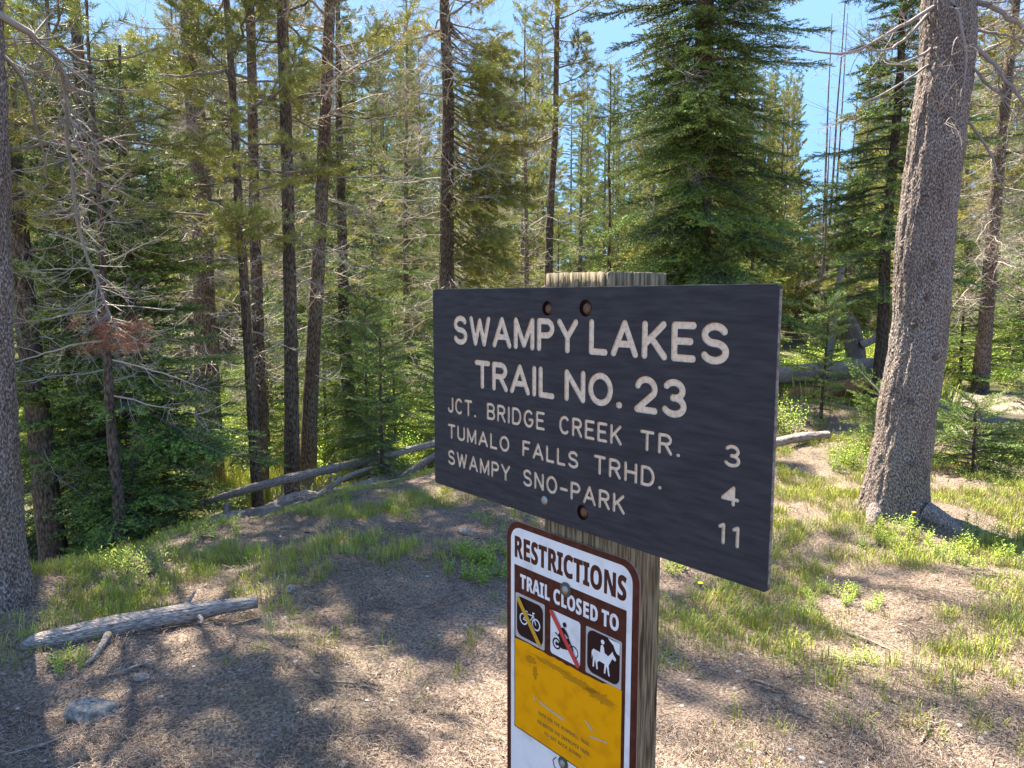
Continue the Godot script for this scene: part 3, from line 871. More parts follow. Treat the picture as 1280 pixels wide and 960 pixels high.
func build_logs() -> void:
	rng.seed = 77
	var o := log_thing("log", "weathered grey log with a broken branch stub lying in front at left", [Vector4(-2.06, 0.045, -2.97, 0.010), Vector4(-2.00, 0.055, -3.0, 0.036), Vector4(-1.82, 0.068, -3.08, 0.044), Vector4(-1.54, 0.078, -3.21, 0.045), Vector4(-1.44, 0.080, -3.26, 0.044), Vector4(-1.35, 0.082, -3.30, 0.034), Vector4(-1.20, 0.075, -3.37, 0.026)], 130, 72, Color(1.55, 1.36, 1.2), 0.005, 0.12)
	part(o, "branch_stub", tube([Vector4(-1.74, 0.06, -3.06, 0.018), Vector4(-1.72, 0.055, -2.98, 0.014), Vector4(-1.725, 0.03, -2.92, 0.012), Vector4(-1.745, 0.012, -2.88, 0.007)], 16, 10, M.dead_wood, [0.1, 0.0, 1.0, 0.0], 4.0, Color(1.15, 1.05, 0.95)))
	part(o, "branch_stub", tube([Vector4(-1.43, 0.075, -3.24, 0.012), Vector4(-1.39, 0.07, -3.19, 0.009), Vector4(-1.385, 0.06, -3.17, 0.004)], 8, 8, M.dead_wood, [0.1, 0.0, 1.0, 0.0], 6.0, Color(1.15, 1.05, 0.95)))
	part(o, "branch_stub", tube([Vector4(-1.50, 0.09, -3.25, 0.012), Vector4(-1.47, 0.14, -3.28, 0.008), Vector4(-1.455, 0.165, -3.29, 0.004)], 8, 8, M.dead_wood, [0.1, 0.0, 1.0, 0.0], 7.0, Color(0.9, 0.8, 0.75)))
	var g := func(x: float, z: float, up: float, rad: float) -> Vector4: return Vector4(x, ground_y(x, z) + up, z, rad)
	o = log_thing("log", "twisted blue grey log half sunk in grass on the left bank", [g.call(-2.68, -5.25, -0.02, 0.02), g.call(-2.60, -5.42, 0.05, 0.07), g.call(-2.47, -5.68, 0.08, 0.085), g.call(-2.35, -5.92, 0.09, 0.075), g.call(-2.2, -6.2, 0.07, 0.055), g.call(-2.05, -6.4, 0.06, 0.04)], 80, 36, Color(0.85, 0.87, 0.95), 0.02, 0.25)
	part(o, "branch_stub", tube([g.call(-2.35, -5.92, 0.1, 0.03), g.call(-2.34, -5.95, 0.2, 0.025), g.call(-2.36, -6.0, 0.26, 0.008)], 10, 10, M.dead_wood, [0.2, 0.0, 1.0, 0.0], 6.0, Color(0.6, 0.58, 0.58)))
	log_thing("log", "pale broken log piece behind the twisted log on the left bank", [g.call(-2.35, -6.25, 0.06, 0.03), g.call(-2.1, -6.42, 0.10, 0.05), g.call(-1.9, -6.55, 0.10, 0.05), g.call(-1.75, -6.65, 0.08, 0.02)], 50, 26, Color(1.1, 1.0, 0.9), 0.015)
	o = log_thing("log", "long pale pole log propped up in front of the straight pine trunks", [Vector4(-2.95, -0.42, -6.82, 0.022), Vector4(-2.45, -0.31, -7.05, 0.042), Vector4(-1.92, -0.22, -7.30, 0.042), Vector4(-1.41, -0.15, -7.60, 0.038), Vector4(-0.8, -0.06, -8.0, 0.035)], 70, 24, Color(1.55, 1.42, 1.3))
	for k in 9:
		var u := r(0.2, 0.9)
		var at := Vector3(lerpf(-2.6, -1.0, u), lerpf(-0.30, -0.02, u), lerpf(-6.97, -7.9, u))
		part(o, "branch", dead_branch([at, at + Vector3(r(-0.1, 0.1), -0.12, 0.1), at + Vector3(r(-0.25, 0.25), r(-0.35, -0.1), 0.2)], 0.008, 7, 0.25, Color(0.2, 0.17, 0.15)))
	for a in [["thin broken grey pole lying across the propped pole log", [[-2.25, -6.75, 0.05, 0.02], [-1.95, -7.0, 0.12, 0.028], [-1.6, -7.15, 0.22, 0.024], [-1.25, -7.4, 0.25, 0.012]]], ["short splintered log end at the foot of the young fir", [[-1.75, -7.0, 0.04, 0.02], [-1.5, -7.05, 0.07, 0.04], [-1.2, -7.15, 0.08, 0.035], [-1.0, -7.2, 0.06, 0.01]]], ["slim bleached branch on the bank right of the twisted log", [[-1.95, -6.2, 0.03, 0.012], [-1.6, -6.35, 0.05, 0.018], [-1.2, -6.6, 0.05, 0.014], [-0.9, -6.75, 0.04, 0.006]]]]:
		var lp := []
		for q in a[1]:
			lp.append(g.call(q[0], q[1], q[2], q[3]))
		var lo := log_thing("log", a[0], lp, 50, 20, Color(1.5, 1.38, 1.26))
		for k in 4:
			var e := along(lp, r(0.2, 0.9))
			var at := Vector3(e.x, e.y, e.z)
			part(lo, "branch", dead_branch([at, at + Vector3(r(-0.12, 0.12), 0.06, 0.08), at + Vector3(r(-0.25, 0.25), r(-0.02, 0.22), 0.16)], 0.006, 6, 0.2, Color(0.24, 0.21, 0.19)))
	for a in [["pale dry stick on the soil at the lower left corner", -1.62, -2.38, 0.09, 0.5, 0.006], ["thin dark stick beside the small pale stone", -1.52, -2.88, 0.14, 0.7, 0.005], ["bleached stick on bare soil left of the plate", -0.62, -2.75, 0.11, -0.2, 0.005], ["forked dry twig on sunlit soil right of the post", 0.95, -2.75, 0.13, 2.3, 0.004], ["curved dark twig on the sunlit soil at lower right", 1.55, -3.2, 0.16, 2.2, 0.006], ["short grey stick near the right bottom corner", 1.45, -2.45, 0.10, 0.9, 0.006]]:
		var st := thing("stick", a[0], "stick", "sticks on the soil")
		var mid := P(a[1], a[2]) + Vector3(0, a[5] * 0.9, 0)
		var dv: Vector3 = Vector3(cos(a[4]), 0, -sin(a[4])) * a[3]
		var q0 := P(mid.x - dv.x, mid.z - dv.z) + Vector3(0, a[5], 0)
		var q1 := P(mid.x + dv.x, mid.z + dv.z) + Vector3(0, a[5], 0)
		part(st, "stem", tube([v4(q0, a[5] * 0.5), v4(mid + Vector3(0.008, 0.008, 0.006), a[5]), v4(q1, a[5] * 0.3)], 30, 10, M.dead_wood, [0.2, 0.0, 1.0, 0.0], a[1], Color(1.1, 0.95, 0.82)))
		part(st, "side_twig", tube([v4(mid, a[5] * 0.5), v4(mid + dv * 0.4 + Vector3(0.03, 0.012, 0.03), a[5] * 0.25)], 8, 6, M.dead_wood, [0.2, 0.0, 1.0, 0.0], a[1], Color(1.0, 0.86, 0.75)))
	log_thing("log", "slim grey log behind the sign's left edge above the grass", [g.call(-1.3, -8.1, 0.1, 0.04), g.call(-0.7, -8.4, 0.25, 0.045), g.call(0.1, -8.9, 0.3, 0.04)], 40, 20, Color(1.1, 1.05, 1.0))
	o = log_thing("log", "short grey log lying in grass beside the sign's right edge", [g.call(2.42, -7.15, 0.05, 0.03), g.call(2.55, -7.15, 0.07, 0.042), g.call(2.80, -7.2, 0.08, 0.046), g.call(3.15, -7.3, 0.07, 0.04)], 50, 24, Color(1.0, 0.95, 1.0))
	part(o, "branch_stub", tube([g.call(2.72, -7.18, 0.09, 0.014), g.call(2.71, -7.1, 0.12, 0.01), g.call(2.70, -7.06, 0.13, 0.004)], 8, 8, M.dead_wood, [0.1, 0.0, 1.0, 0.0], 6.0, Color(0.35, 0.3, 0.3)))
	log_thing("log", "big dark fallen log behind the leaning trunk at right", [Vector4(2.7, 0.50, -9.35, 0.10), Vector4(3.23, 0.55, -9.20, 0.11), Vector4(3.89, 0.62, -9.00, 0.115), Vector4(4.45, 0.69, -8.83, 0.115), Vector4(4.72, 0.72, -8.75, 0.10)], 70, 30, Color(0.75, 0.72, 0.72), 0.015)
	log_thing("log", "rotten reddish log under the big fallen log at right", [Vector4(3.35, 0.30, -9.1, 0.09), Vector4(3.7, 0.40, -8.85, 0.10), Vector4(4.1, 0.47, -8.6, 0.09), Vector4(4.3, 0.5, -8.5, 0.04)], 50, 26, Color(0.85, 0.48, 0.28), 0.02, 0.2)
	log_thing("log", "whitish fallen log just right of the sign behind saplings", [Vector4(2.2, 0.35, -9.9, 0.09), Vector4(3.0, 0.45, -9.7, 0.10), Vector4(3.8, 0.52, -9.6, 0.09)], 40, 22, Color(1.4, 1.3, 1.2), 0.012)
	o = thing("dead_tree", "white broken snag leaning behind the big fallen log", "tree")
	part(o, "trunk", tube([Vector4(4.16, 0.2, -9.9, 0.06), Vector4(4.22, 0.7, -9.9, 0.052), Vector4(4.27, 1.3, -9.9, 0.047), Vector4(4.33, 1.85, -9.9, 0.04), Vector4(4.36, 2.05, -9.9, 0.01)], 50, 20, M.dead_wood, [0.1, 0.01, 3.0, 0.0], 3.0, Color(1.7, 1.6, 1.45)))
	o = thing("stump", "dark broken stump with a curled root behind the big fallen log", "stump")
	part(o, "trunk", tube([Vector4(4.55, 0.2, -9.7, 0.16), Vector4(4.5, 0.6, -9.7, 0.13), Vector4(4.46, 0.95, -9.7, 0.11), Vector4(4.42, 1.2, -9.7, 0.06), Vector4(4.40, 1.3, -9.7, 0.01)], 40, 24, M.dead_wood, [0.15, 0.03, 2.5, 0.0], 9.0, Color(0.7, 0.6, 0.55)))
	part(o, "root", tube([Vector4(4.5, 0.9, -9.6, 0.05), Vector4(4.65, 0.98, -9.55, 0.04), Vector4(4.78, 1.15, -9.55, 0.03), Vector4(4.76, 1.45, -9.55, 0.015)], 24, 12, M.dead_wood, [0.15, 0.01, 2.0, 0.0], 2.0, Color(1.2, 1.1, 1.0)))
	# stones
	for a in [["smooth oval grey stone in front of the grey log", -1.53, -2.56, 0.105, 0.042, 0.06, 0.15], ["small pale stone between the log and the oval stone", -1.47, -2.80, 0.035, 0.014, 0.025, 0.2], ["small white stone left of the leafy clump by the sign", -0.30, -4.62, 0.06, 0.025, 0.035, 0.6], ["small grey stone in grass above the log's thin end", -1.12, -3.62, 0.03, 0.022, 0.025, 0.4]]:
		var s := thing("stone", a[0], "stone", "loose stones on the ground")
		var base := P(a[1], a[2])
		s.position = base
		s.rotation.y = -a[6]
		var p := PackedVector3Array()
		for i in 26:
			for j in 40:
				var th := PI * i / 25.0
				var ph := TAU * j / 40.0
				var d := Vector3(sin(th) * cos(ph), cos(th), sin(th) * sin(ph))
				var k := 1.0 + 0.16 * soft_noise.get_noise_3d(d.x * 1.1 + a[1] * 5.0, d.y * 1.1, d.z * 1.1) + 0.02 * ridge_noise.get_noise_3d(d.x * 4.0, d.y * 4.0, d.z * 4.0)
				p.append(Vector3(d.x * a[3], d.y * a[4] + a[4] * 0.45, d.z * a[5]) * k)
		part(s, "body", sheet(p, 26, 40, true, M.rock))

# ---------------------------------------------------------------- the signs
func arc(cx: float, cy: float, rx: float, ry: float, a0: float, a1: float, n := 14) -> Array:
	var out := []
	for k in n + 1:
		var a := deg_to_rad(lerpf(a0, a1, float(k) / n))
		out.append(Vector2(cx + rx * cos(a), cy + ry * sin(a)))
	return out

# centre lines of routed letters, height 1; [width, strokes]
func glyph(ch: String) -> Array:
	match ch:
		"A": return [0.74, [[Vector2(0, 0), Vector2(0.37, 1), Vector2(0.74, 0)], [Vector2(0.12, 0.32), Vector2(0.62, 0.32)]]]
		"B": return [0.60, [[Vector2(0, 0), Vector2(0, 1)], [Vector2(0, 1)] + arc(0.33, 0.76, 0.24, 0.24, 90, -90) + [Vector2(0, 0.52)], [Vector2(0, 0.52)] + arc(0.34, 0.26, 0.26, 0.26, 90, -90) + [Vector2(0, 0)]]]
		"C": return [0.64, [arc(0.34, 0.5, 0.34, 0.5, 48, 312, 26)]]
		"D": return [0.64, [[Vector2(0, 0), Vector2(0, 1)], [Vector2(0, 1)] + arc(0.28, 0.5, 0.36, 0.5, 90, -90, 20) + [Vector2(0, 0)]]]
		"E": return [0.54, [[Vector2(0.54, 1), Vector2(0, 1), Vector2(0, 0), Vector2(0.54, 0)], [Vector2(0, 0.52), Vector2(0.46, 0.52)]]]
		"F": return [0.52, [[Vector2(0.52, 1), Vector2(0, 1), Vector2(0, 0)], [Vector2(0, 0.52), Vector2(0.42, 0.52)]]]
		"G": return [0.66, [arc(0.34, 0.5, 0.34, 0.5, 48, 340, 26) + [Vector2(0.66, 0.45), Vector2(0.40, 0.45)]]]
		"H": return [0.62, [[Vector2(0, 0), Vector2(0, 1)], [Vector2(0.62, 0), Vector2(0.62, 1)], [Vector2(0, 0.52), Vector2(0.62, 0.52)]]]
		"I": return [0.0, [[Vector2(0, 0), Vector2(0, 1)]]]
		"J": return [0.44, [[Vector2(0.44, 1)] + arc(0.22, 0.24, 0.22, 0.24, 0, -175)]]
		"K": return [0.62, [[Vector2(0, 0), Vector2(0, 1)], [Vector2(0.58, 1), Vector2(0, 0.36)], [Vector2(0.2, 0.58), Vector2(0.62, 0)]]]
		"L": return [0.50, [[Vector2(0, 1), Vector2(0, 0), Vector2(0.50, 0)]]]
		"M": return [0.76, [[Vector2(0, 0), Vector2(0, 1), Vector2(0.38, 0.08), Vector2(0.76, 1), Vector2(0.76, 0)]]]
		"N": return [0.62, [[Vector2(0, 0), Vector2(0, 1), Vector2(0.62, 0), Vector2(0.62, 1)]]]
		"O": return [0.70, [arc(0.35, 0.5, 0.35, 0.5, 90, 275, 22), arc(0.35, 0.5, 0.35, 0.5, -90, 95, 22)]]
		"P": return [0.56, [[Vector2(0, 0), Vector2(0, 1)], [Vector2(0, 1)] + arc(0.30, 0.74, 0.26, 0.26, 90, -90) + [Vector2(0, 0.48)]]]
		"R": return [0.60, [[Vector2(0, 0), Vector2(0, 1)], [Vector2(0, 1)] + arc(0.31, 0.75, 0.26, 0.25, 90, -90) + [Vector2(0, 0.50)], [Vector2(0.30, 0.50), Vector2(0.60, 0)]]]
		"S": return [0.60, [arc(0.30, 0.755, 0.275, 0.245, 25, 265, 18) + arc(0.30, 0.255, 0.30, 0.255, 85, -155, 18)]]
		"T": return [0.62, [[Vector2(0, 1), Vector2(0.62, 1)], [Vector2(0.31, 1), Vector2(0.31, 0)]]]
		"U": return [0.62, [[Vector2(0, 1)] + arc(0.31, 0.31, 0.31, 0.31, 180, 360, 16) + [Vector2(0.62, 1)]]]
		"W": return [0.92, [[Vector2(0, 1), Vector2(0.23, 0), Vector2(0.46, 0.92), Vector2(0.69, 0), Vector2(0.92, 1)]]]
		"Y": return [0.66, [[Vector2(0, 1), Vector2(0.33, 0.46), Vector2(0.66, 1)], [Vector2(0.33, 0.46), Vector2(0.33, 0)]]]
		".": return [0.04, [[Vector2(0.0, 0.015), Vector2(0.04, 0.015)]]]
		"-": return [0.46, [[Vector2(0, 0.42), Vector2(0.46, 0.42)]]]
		"1": return [0.20, [[Vector2(0, 0.86), Vector2(0.2, 1), Vector2(0.2, 0)]]]
		"2": return [0.58, [arc(0.29, 0.70, 0.28, 0.30, 165, -35, 18) + [Vector2(0.0, 0.0), Vector2(0.58, 0.0)]]]
		"3": return [0.58, [arc(0.28, 0.755, 0.26, 0.245, 150, -95, 18), arc(0.28, 0.26, 0.30, 0.26, 95, -150, 18)]]
		"4": return [0.62, [[Vector2(0.46, 0), Vector2(0.46, 1), Vector2(0, 0.30), Vector2(0.64, 0.30)]]]
	return [0.3, []]

# strokes of a word fitted to [u0, u1] x [v0, v1] on the board; returns [char, [polygons]]
func routed(word: String, u0: float, u1: float, v0: float, v1: float, pen: float, gap: float) -> Array:
	var total := 0.0
	for k in word.length():
		total += glyph(word[k])[0] + (gap if k < word.length() - 1 else 0.0)
	var h := v1 - v0 - pen
	var sx := (u1 - u0 - pen) / maxf(total, 0.01)
	if word.length() == 1:
		sx = (u1 - u0 - pen) / glyph(word)[0]
	var x := u0 + pen * 0.5
	var out := []
	for k in word.length():
		var g := glyph(word[k])
		var strokes := []
		for st in g[1]:
			var line := PackedVector2Array()
			for q in st:
				var w := Vector2(x + q.x * sx, v0 + pen * 0.5 + q.y * h)
				if line.is_empty() or line[line.size() - 1].distance_to(w) > 0.0004:
					line.append(w)
			strokes.append(line)
		out.append([word[k], strokes])
		x += (g[0] + gap) * sx
	return out

func fat(line: PackedVector2Array, half: float) -> PackedVector2Array:
	var big := PackedVector2Array()
	for q in line:
		big.append(q * 1000.0)
	var got := Geometry2D.offset_polyline(big, half * 1000.0, Geometry2D.JOIN_ROUND, Geometry2D.END_ROUND)
	var out := PackedVector2Array()
	if got.size() > 0:
		for q in got[0]:
			out.append(q / 1000.0)
	return out

func csg_slab(parent: Node, poly: PackedVector2Array, z0: float, depth: float, mat: Material, op: int) -> void:
	var c := CSGPolygon3D.new()
	c.polygon = poly
	c.mode = CSGPolygon3D.MODE_DEPTH
	c.depth = depth
	c.position.z = z0 + depth
	c.material = mat
	c.operation = op as CSGShape3D.Operation
	parent.add_child(c)

# flat shape with thickness from an outline
func slab(poly: PackedVector2Array, z0: float, z1: float) -> ArrayMesh:
	var st := Soup.new()
	var idx := Geometry2D.triangulate_polygon(poly)
	for k in range(0, idx.size(), 3):
		var a := poly[idx[k]]
		var b := poly[idx[k + 1]]
		var c := poly[idx[k + 2]]
		if (b - a).cross(c - a) > 0.0:
			var t := b
			b = c
			c = t
		st.tri(Vector3(a.x, a.y, z1), Vector3(b.x, b.y, z1), Vector3(c.x, c.y, z1), Color.WHITE)
		st.tri(Vector3(a.x, a.y, z0), Vector3(c.x, c.y, z0), Vector3(b.x, b.y, z0), Color.WHITE)
	var area := 0.0
	for k in poly.size():
		area += poly[k].cross(poly[(k + 1) % poly.size()])
	for k in poly.size():
		var a := poly[k]
		var b := poly[(k + 1) % poly.size()]
		if area < 0.0:
			var t := a
			a = b
			b = t
		st.tri(Vector3(a.x, a.y, z0), Vector3(b.x, b.y, z1), Vector3(b.x, b.y, z0), Color.WHITE)
		st.tri(Vector3(a.x, a.y, z0), Vector3(a.x, a.y, z1), Vector3(b.x, b.y, z1), Color.WHITE)
	return st.add_to(ArrayMesh.new(), null)

func round_rect(u0: float, u1: float, v0: float, v1: float, rad: float) -> PackedVector2Array:
	var out := PackedVector2Array()
	for q in [[u1 - rad, v1 - rad, 0], [u0 + rad, v1 - rad, 90], [u0 + rad, v0 + rad, 180], [u1 - rad, v0 + rad, 270]]:
		for p in arc(q[0], q[1], rad, rad, q[2], q[2] + 90, 9):
			out.append(p)
	return out

func poly(a: Array) -> PackedVector2Array:
	var out := PackedVector2Array()
	for q in a:
		out.append(Vector2(q[0], q[1]))
	return out

func ring(cx: float, cy: float, rad: float, pen: float) -> Array:
	var out := []
	for a0 in [0, 180]:
		var line := PackedVector2Array()
		for q in arc(cx, cy, rad, rad, a0, a0 + 180, 18):
			line.append(q)
		out.append(fat_flat(line, pen * 0.5))
	return out

func fat_flat(line: PackedVector2Array, half: float) -> PackedVector2Array:
	var big := PackedVector2Array()
	for q in line:
		big.append(q * 1000.0)
	var got := Geometry2D.offset_polyline(big, half * 1000.0, Geometry2D.JOIN_ROUND, Geometry2D.END_BUTT)
	var out := PackedVector2Array()
	if got.size() > 0:
		for q in got[0]:
			out.append(q / 1000.0)
	return out

func bar(a: Vector2, b: Vector2, pen: float) -> PackedVector2Array:
	return fat(PackedVector2Array([a, b]), pen * 0.5)

func lettering(parent: Node, called: String, text: String, u0: float, u1: float, v0: float, v1: float, z: float, mat: Material, bold := 0.0) -> void:
	var f := SystemFont.new()
	f.font_names = PackedStringArray(["Droid Sans"])
	f.font_weight = 700
	var fv := FontVariation.new()
	fv.base_font = f
	fv.variation_embolden = bold
	var t := TextMesh.new()
	t.text = text
	t.font = fv
	t.font_size = 64
	t.pixel_size = 0.001
	t.depth = 0.0004
	t.curve_step = 0.5
	var o := MeshInstance3D.new()
	o.name = called
	o.mesh = t
	o.material_override = mat
	var box := t.get_aabb()
	var sx := (u1 - u0) / box.size.x
	var sy := (v1 - v0) / box.size.y
	o.scale = Vector3(sx, sy, 1)
	o.position = Vector3(u0 - box.position.x * sx, v0 - box.position.y * sy, z)
	parent.add_child(o, true)

func bolt_head(parent: Node, u: float, v: float, z: float, rad: float, high: float, mat: Material, washer: Material = null) -> void:
	var prof := [[0.0, 1.0], [0.35, 0.95], [0.7, 0.72], [0.92, 0.4], [1.0, 0.0]]
	var p := PackedVector3Array()
	for i in prof.size():
		for j in 20:
			var a := TAU * j / 20
			p.append(Vector3(cos(a) * rad * maxf(prof[i][0], 0.001), sin(a) * rad * maxf(prof[i][0], 0.001), high * prof[i][1]))
	var b := part(parent, "bolt", sheet(p, prof.size(), 20, true, mat, PackedColorArray(), Vector3(1, 0, 0.3)), null, Vector3(u, v, z))
	if washer != null:
		p = PackedVector3Array()
		for q in [[0.6, 0.0012], [1.5, 0.0012], [1.6, 0.0006], [1.6, -0.001]]:
			for j in 24:
				var a := TAU * j / 24
				p.append(Vector3(cos(a) * rad * q[0], sin(a) * rad * q[0], q[1]))
		part(b, "washer", sheet(p, 4, 24, true, washer, PackedColorArray(), Vector3(0.3, 0, 1)))

func build_signs() -> void:
	rng.seed = 5
	var place := Transform3D(Basis(Vector3.UP, -0.8722), Vector3(0.0908, 1.3072, -1.2967))
	const T := 0.0078
	# --- post
	var post := thing("sign_post", "square weathered wooden post carrying both signs", "post")
	post.transform = place
	var pu0 := -0.0593
	var pu1 := 0.0948
	var w := pu1 - pu0
	var p := PackedVector3Array()
	var ring_pts := []
	var per := 44
	for side in 4:
		for k in per:
			ring_pts.append([side, float(k) / per])
	var bottom := -1.3072 - 0.35 + ground_y(0.3, -1.3)
	var top := 0.2365
	var rows := 90
	for i in rows + 2:
		var vv := lerpf(bottom, top, minf(1.0, float(i) / (rows - 1)))
		for a in ring_pts:
			var c := Vector2.ZERO
			var nrm := Vector2.ZERO
			var s: float = a[1]
			match a[0]:
				0: c = Vector2(s, 0); nrm = Vector2(0, 1)
				1: c = Vector2(1, s); nrm = Vector2(1, 0)
				2: c = Vector2(1.0 - s, 1); nrm = Vector2(0, -1)
				3: c = Vector2(0, 1.0 - s); nrm = Vector2(-1, 0)
			# eased corner
			var e := minf(s, 1.0 - s) * w
			var inset := 0.006 - sqrt(maxf(0.0, 0.000036 - pow(maxf(0.0, 0.006 - e), 2.0))) if e < 0.006 else 0.0
			inset *= 0.6
			var along_s: float = a[0] * 1.0 + s
			var grain := ridge_noise.get_noise_2d(along_s * 17.0, vv * 0.9)
			var check := maxf(0.0, absf(soft_noise.get_noise_2d(along_s * 8.0 + 3.0, vv * 0.55)) * -1.0 + 0.055) / 0.055
			var dig := 0.0012 * grain - 0.0045 * check - inset
			var u := pu0 + c.x * w + nrm.x * dig
			var zz := -T - c.y * w + nrm.y * dig
			var vy := vv
			if i >= rows - 1:
				vy += 0.0022 * ridge_noise.get_noise_2d(u * 160.0, zz * 160.0) - 0.004 * check - inset * 0.5
			if i == rows:
				u = lerpf(u, (pu0 + pu1) * 0.5, 0.25)
				zz = lerpf(zz, -T - w * 0.5, 0.25)
			elif i == rows + 1:
				u = lerpf(u, (pu0 + pu1) * 0.5, 0.999)
				zz = lerpf(zz, -T - w * 0.5, 0.999)
			p.append(Vector3(u, vy, zz))
	part(post, "timber", sheet(p, rows + 2, ring_pts.size(), true, M.post))
	# --- trail sign
	var board := thing("trail_sign", "dark slate routed wooden sign reading SWAMPY LAKES TRAIL NO. 23", "sign")
	board.transform = place
	var csg := CSGCombiner3D.new()
	csg.name = "board"
	board.add_child(csg)
	var W := 0.81
	var H := 0.4223
	csg_slab(csg, round_rect(-W / 2, W / 2, -H / 2, H / 2, 0.005), -T, T, M.board, CSGShape3D.OPERATION_UNION)
	var lines := [
		["SWAMPY", -0.3305, 0.0340, 0.0975, 0.1575, 0.0112, 0.30], ["LAKES", 0.0600, 0.3325, 0.0985, 0.1585, 0.0112, 0.30],
		["TRAIL", -0.2580, -0.0240, 0.0130, 0.0700, 0.0108, 0.28], ["NO.", 0.0020, 0.1360, 0.0140, 0.0700, 0.0108, 0.28], ["23", 0.1615, 0.2625, 0.0130, 0.0720, 0.0108, 0.30],
		["JCT.", -0.3535, -0.2545, -0.0485, -0.0145, 0.0054, 0.36], ["BRIDGE", -0.2190, -0.0490, -0.0470, -0.0130, 0.0054, 0.36], ["CREEK", -0.0110, 0.1365, -0.0465, -0.0128, 0.0054, 0.36], ["TR.", 0.1750, 0.2530, -0.0465, -0.0135, 0.0054, 0.36], ["3", 0.3298, 0.3565, -0.0455, -0.0130, 0.0054, 0.3],
		["TUMALO", -0.3540, -0.1495, -0.1040, -0.0725, 0.0054, 0.36], ["FALLS", -0.1110, 0.0375, -0.1035, -0.0725, 0.0054, 0.36], ["TRHD.", 0.0747, 0.2195, -0.1032, -0.0700, 0.0054, 0.36], ["4", 0.3270, 0.3562, -0.1015, -0.0720, 0.0054, 0.3],
		["SWAMPY", -0.3548, -0.1470, -0.1610, -0.1285, 0.0054, 0.36], ["SNO-PARK", -0.1090, 0.1455, -0.1600, -0.1270, 0.0054, 0.36], ["11", 0.3240, 0.3590, -0.1605, -0.1285, 0.0054, 0.55],
	]
	for a in lines:
		for g in routed(a[0], a[1], a[2], a[3], a[4], a[5], a[6]):
			var letter := CSGCombiner3D.new()
			letter.name = "letter"
			board.add_child(letter, true)
			for line in g[1]:
				csg_slab(csg, fat(line, a[5] * 0.5), -0.0030, 0.006, M.route_paint, CSGShape3D.OPERATION_SUBTRACTION)
				csg_slab(letter, fat(line, a[5] * 0.5 - 0.0003), -0.0034, 0.0016, M.route_paint, CSGShape3D.OPERATION_UNION)
	for b in [[-0.0441, 0.1748, 0.0130], [0.0510, 0.1763, 0.0145], [0.0493, -0.1770, 0.0135]]:
		var hole := PackedVector2Array()
		for q in arc(b[0], b[1], b[2], b[2], 0, 345, 23):
			hole.append(q)
		csg_slab(csg, hole, -0.0062, 0.02, M.sign_dark, CSGShape3D.OPERATION_SUBTRACTION)
		bolt_head(board, b[0] - 0.001, b[1] - 0.001, -0.0062, b[2] * 0.68, 0.0050, M.rust)
	bolt_head(board, -0.0486, -0.1764, 0.0, 0.0085, 0.0035, M.zinc)
	# pale weathered plywood edges, a hair proud of the painted sides
	for e in [[W - 0.012, 0.0012, 0.0, H / 2 + 0.0006], [0.0012, H - 0.012, W / 2 + 0.0006, 0.0], [0.0012, H - 0.012, -W / 2 - 0.0006, 0.0]]:
		var m := BoxMesh.new()
		m.size = Vector3(e[0], e[1], T - 0.0024)
		part(board, "edge", m, M.board_edge, Vector3(e[2], e[3], -T * 0.5))
	# --- restrictions plate
	var plate := thing("restrictions_sign", "brown and white metal plate headed RESTRICTIONS below the wooden sign", "sign")
	plate.transform = place
	var z0 := -T + 0.0015
	var layer := 0.0005
	part(plate, "backing", slab(round_rect(-0.1610, 0.1770, -0.800, -0.2355, 0.036), z0, z0 + 0.0022), M.plate_edge)
	z0 += 0.0022
	part(plate, "border", slab(round_rect(-0.1603, 0.1763, -0.7993, -0.2362, 0.0355), z0, z0 + layer), M.sign_brown)
	part(plate, "white_field", slab(round_rect(-0.1480, 0.1625, -0.787, -0.2475, 0.027), z0 + layer, z0 + 2 * layer), M.sign_white)
	part(plate, "brown_panel", slab(poly([[-0.1370, -0.6580], [0.1510, -0.6580], [0.1510, -0.3225], [-0.1370, -0.3225]]), z0 + 2 * layer, z0 + 3 * layer), M.sign_brown)
	lettering(plate, "heading", "RESTRICTIONS", -0.1365, 0.1500, -0.3085, -0.2640, z0 + 2 * layer, M.sign_brown, 0.7)
	lettering(plate, "heading", "TRAIL CLOSED TO", -0.1195, 0.1345, -0.3665, -0.3365, z0 + 3 * layer, M.sign_white, 0.6)
	# yellow panel with its worn upper edge
	var edge := [[-0.1350, -0.6555], [0.1440, -0.6555]]
	for k in 26:
		var u := 0.1440 - 0.2790 * k / 25.0
		edge.append([u, -0.4715 + 0.0022 * ridge_noise.get_noise_1d(k * 3.7) + (0.006 if u > 0.1 else 0.0)])
	var yz := z0 + 3 * layer
	var yellow := part(plate, "yellow_panel", slab(poly(edge), yz, yz + layer), M.sign_yellow)
	yz += layer
	for a in [["OVER USE THE DOWNHILL TRAIL", -0.0650, 0.0722, -0.6020, -0.5945], ["OR WATER THE IMPROPER TRAIL", -0.0680, 0.0725, -0.6200, -0.6125], ["TO GET BACK DOWN", -0.0480, 0.0500, -0.6350, -0.6280]]:
		lettering(yellow, "small_print", a[0], a[1], a[2], a[3], a[4], yz, M.faint_print)
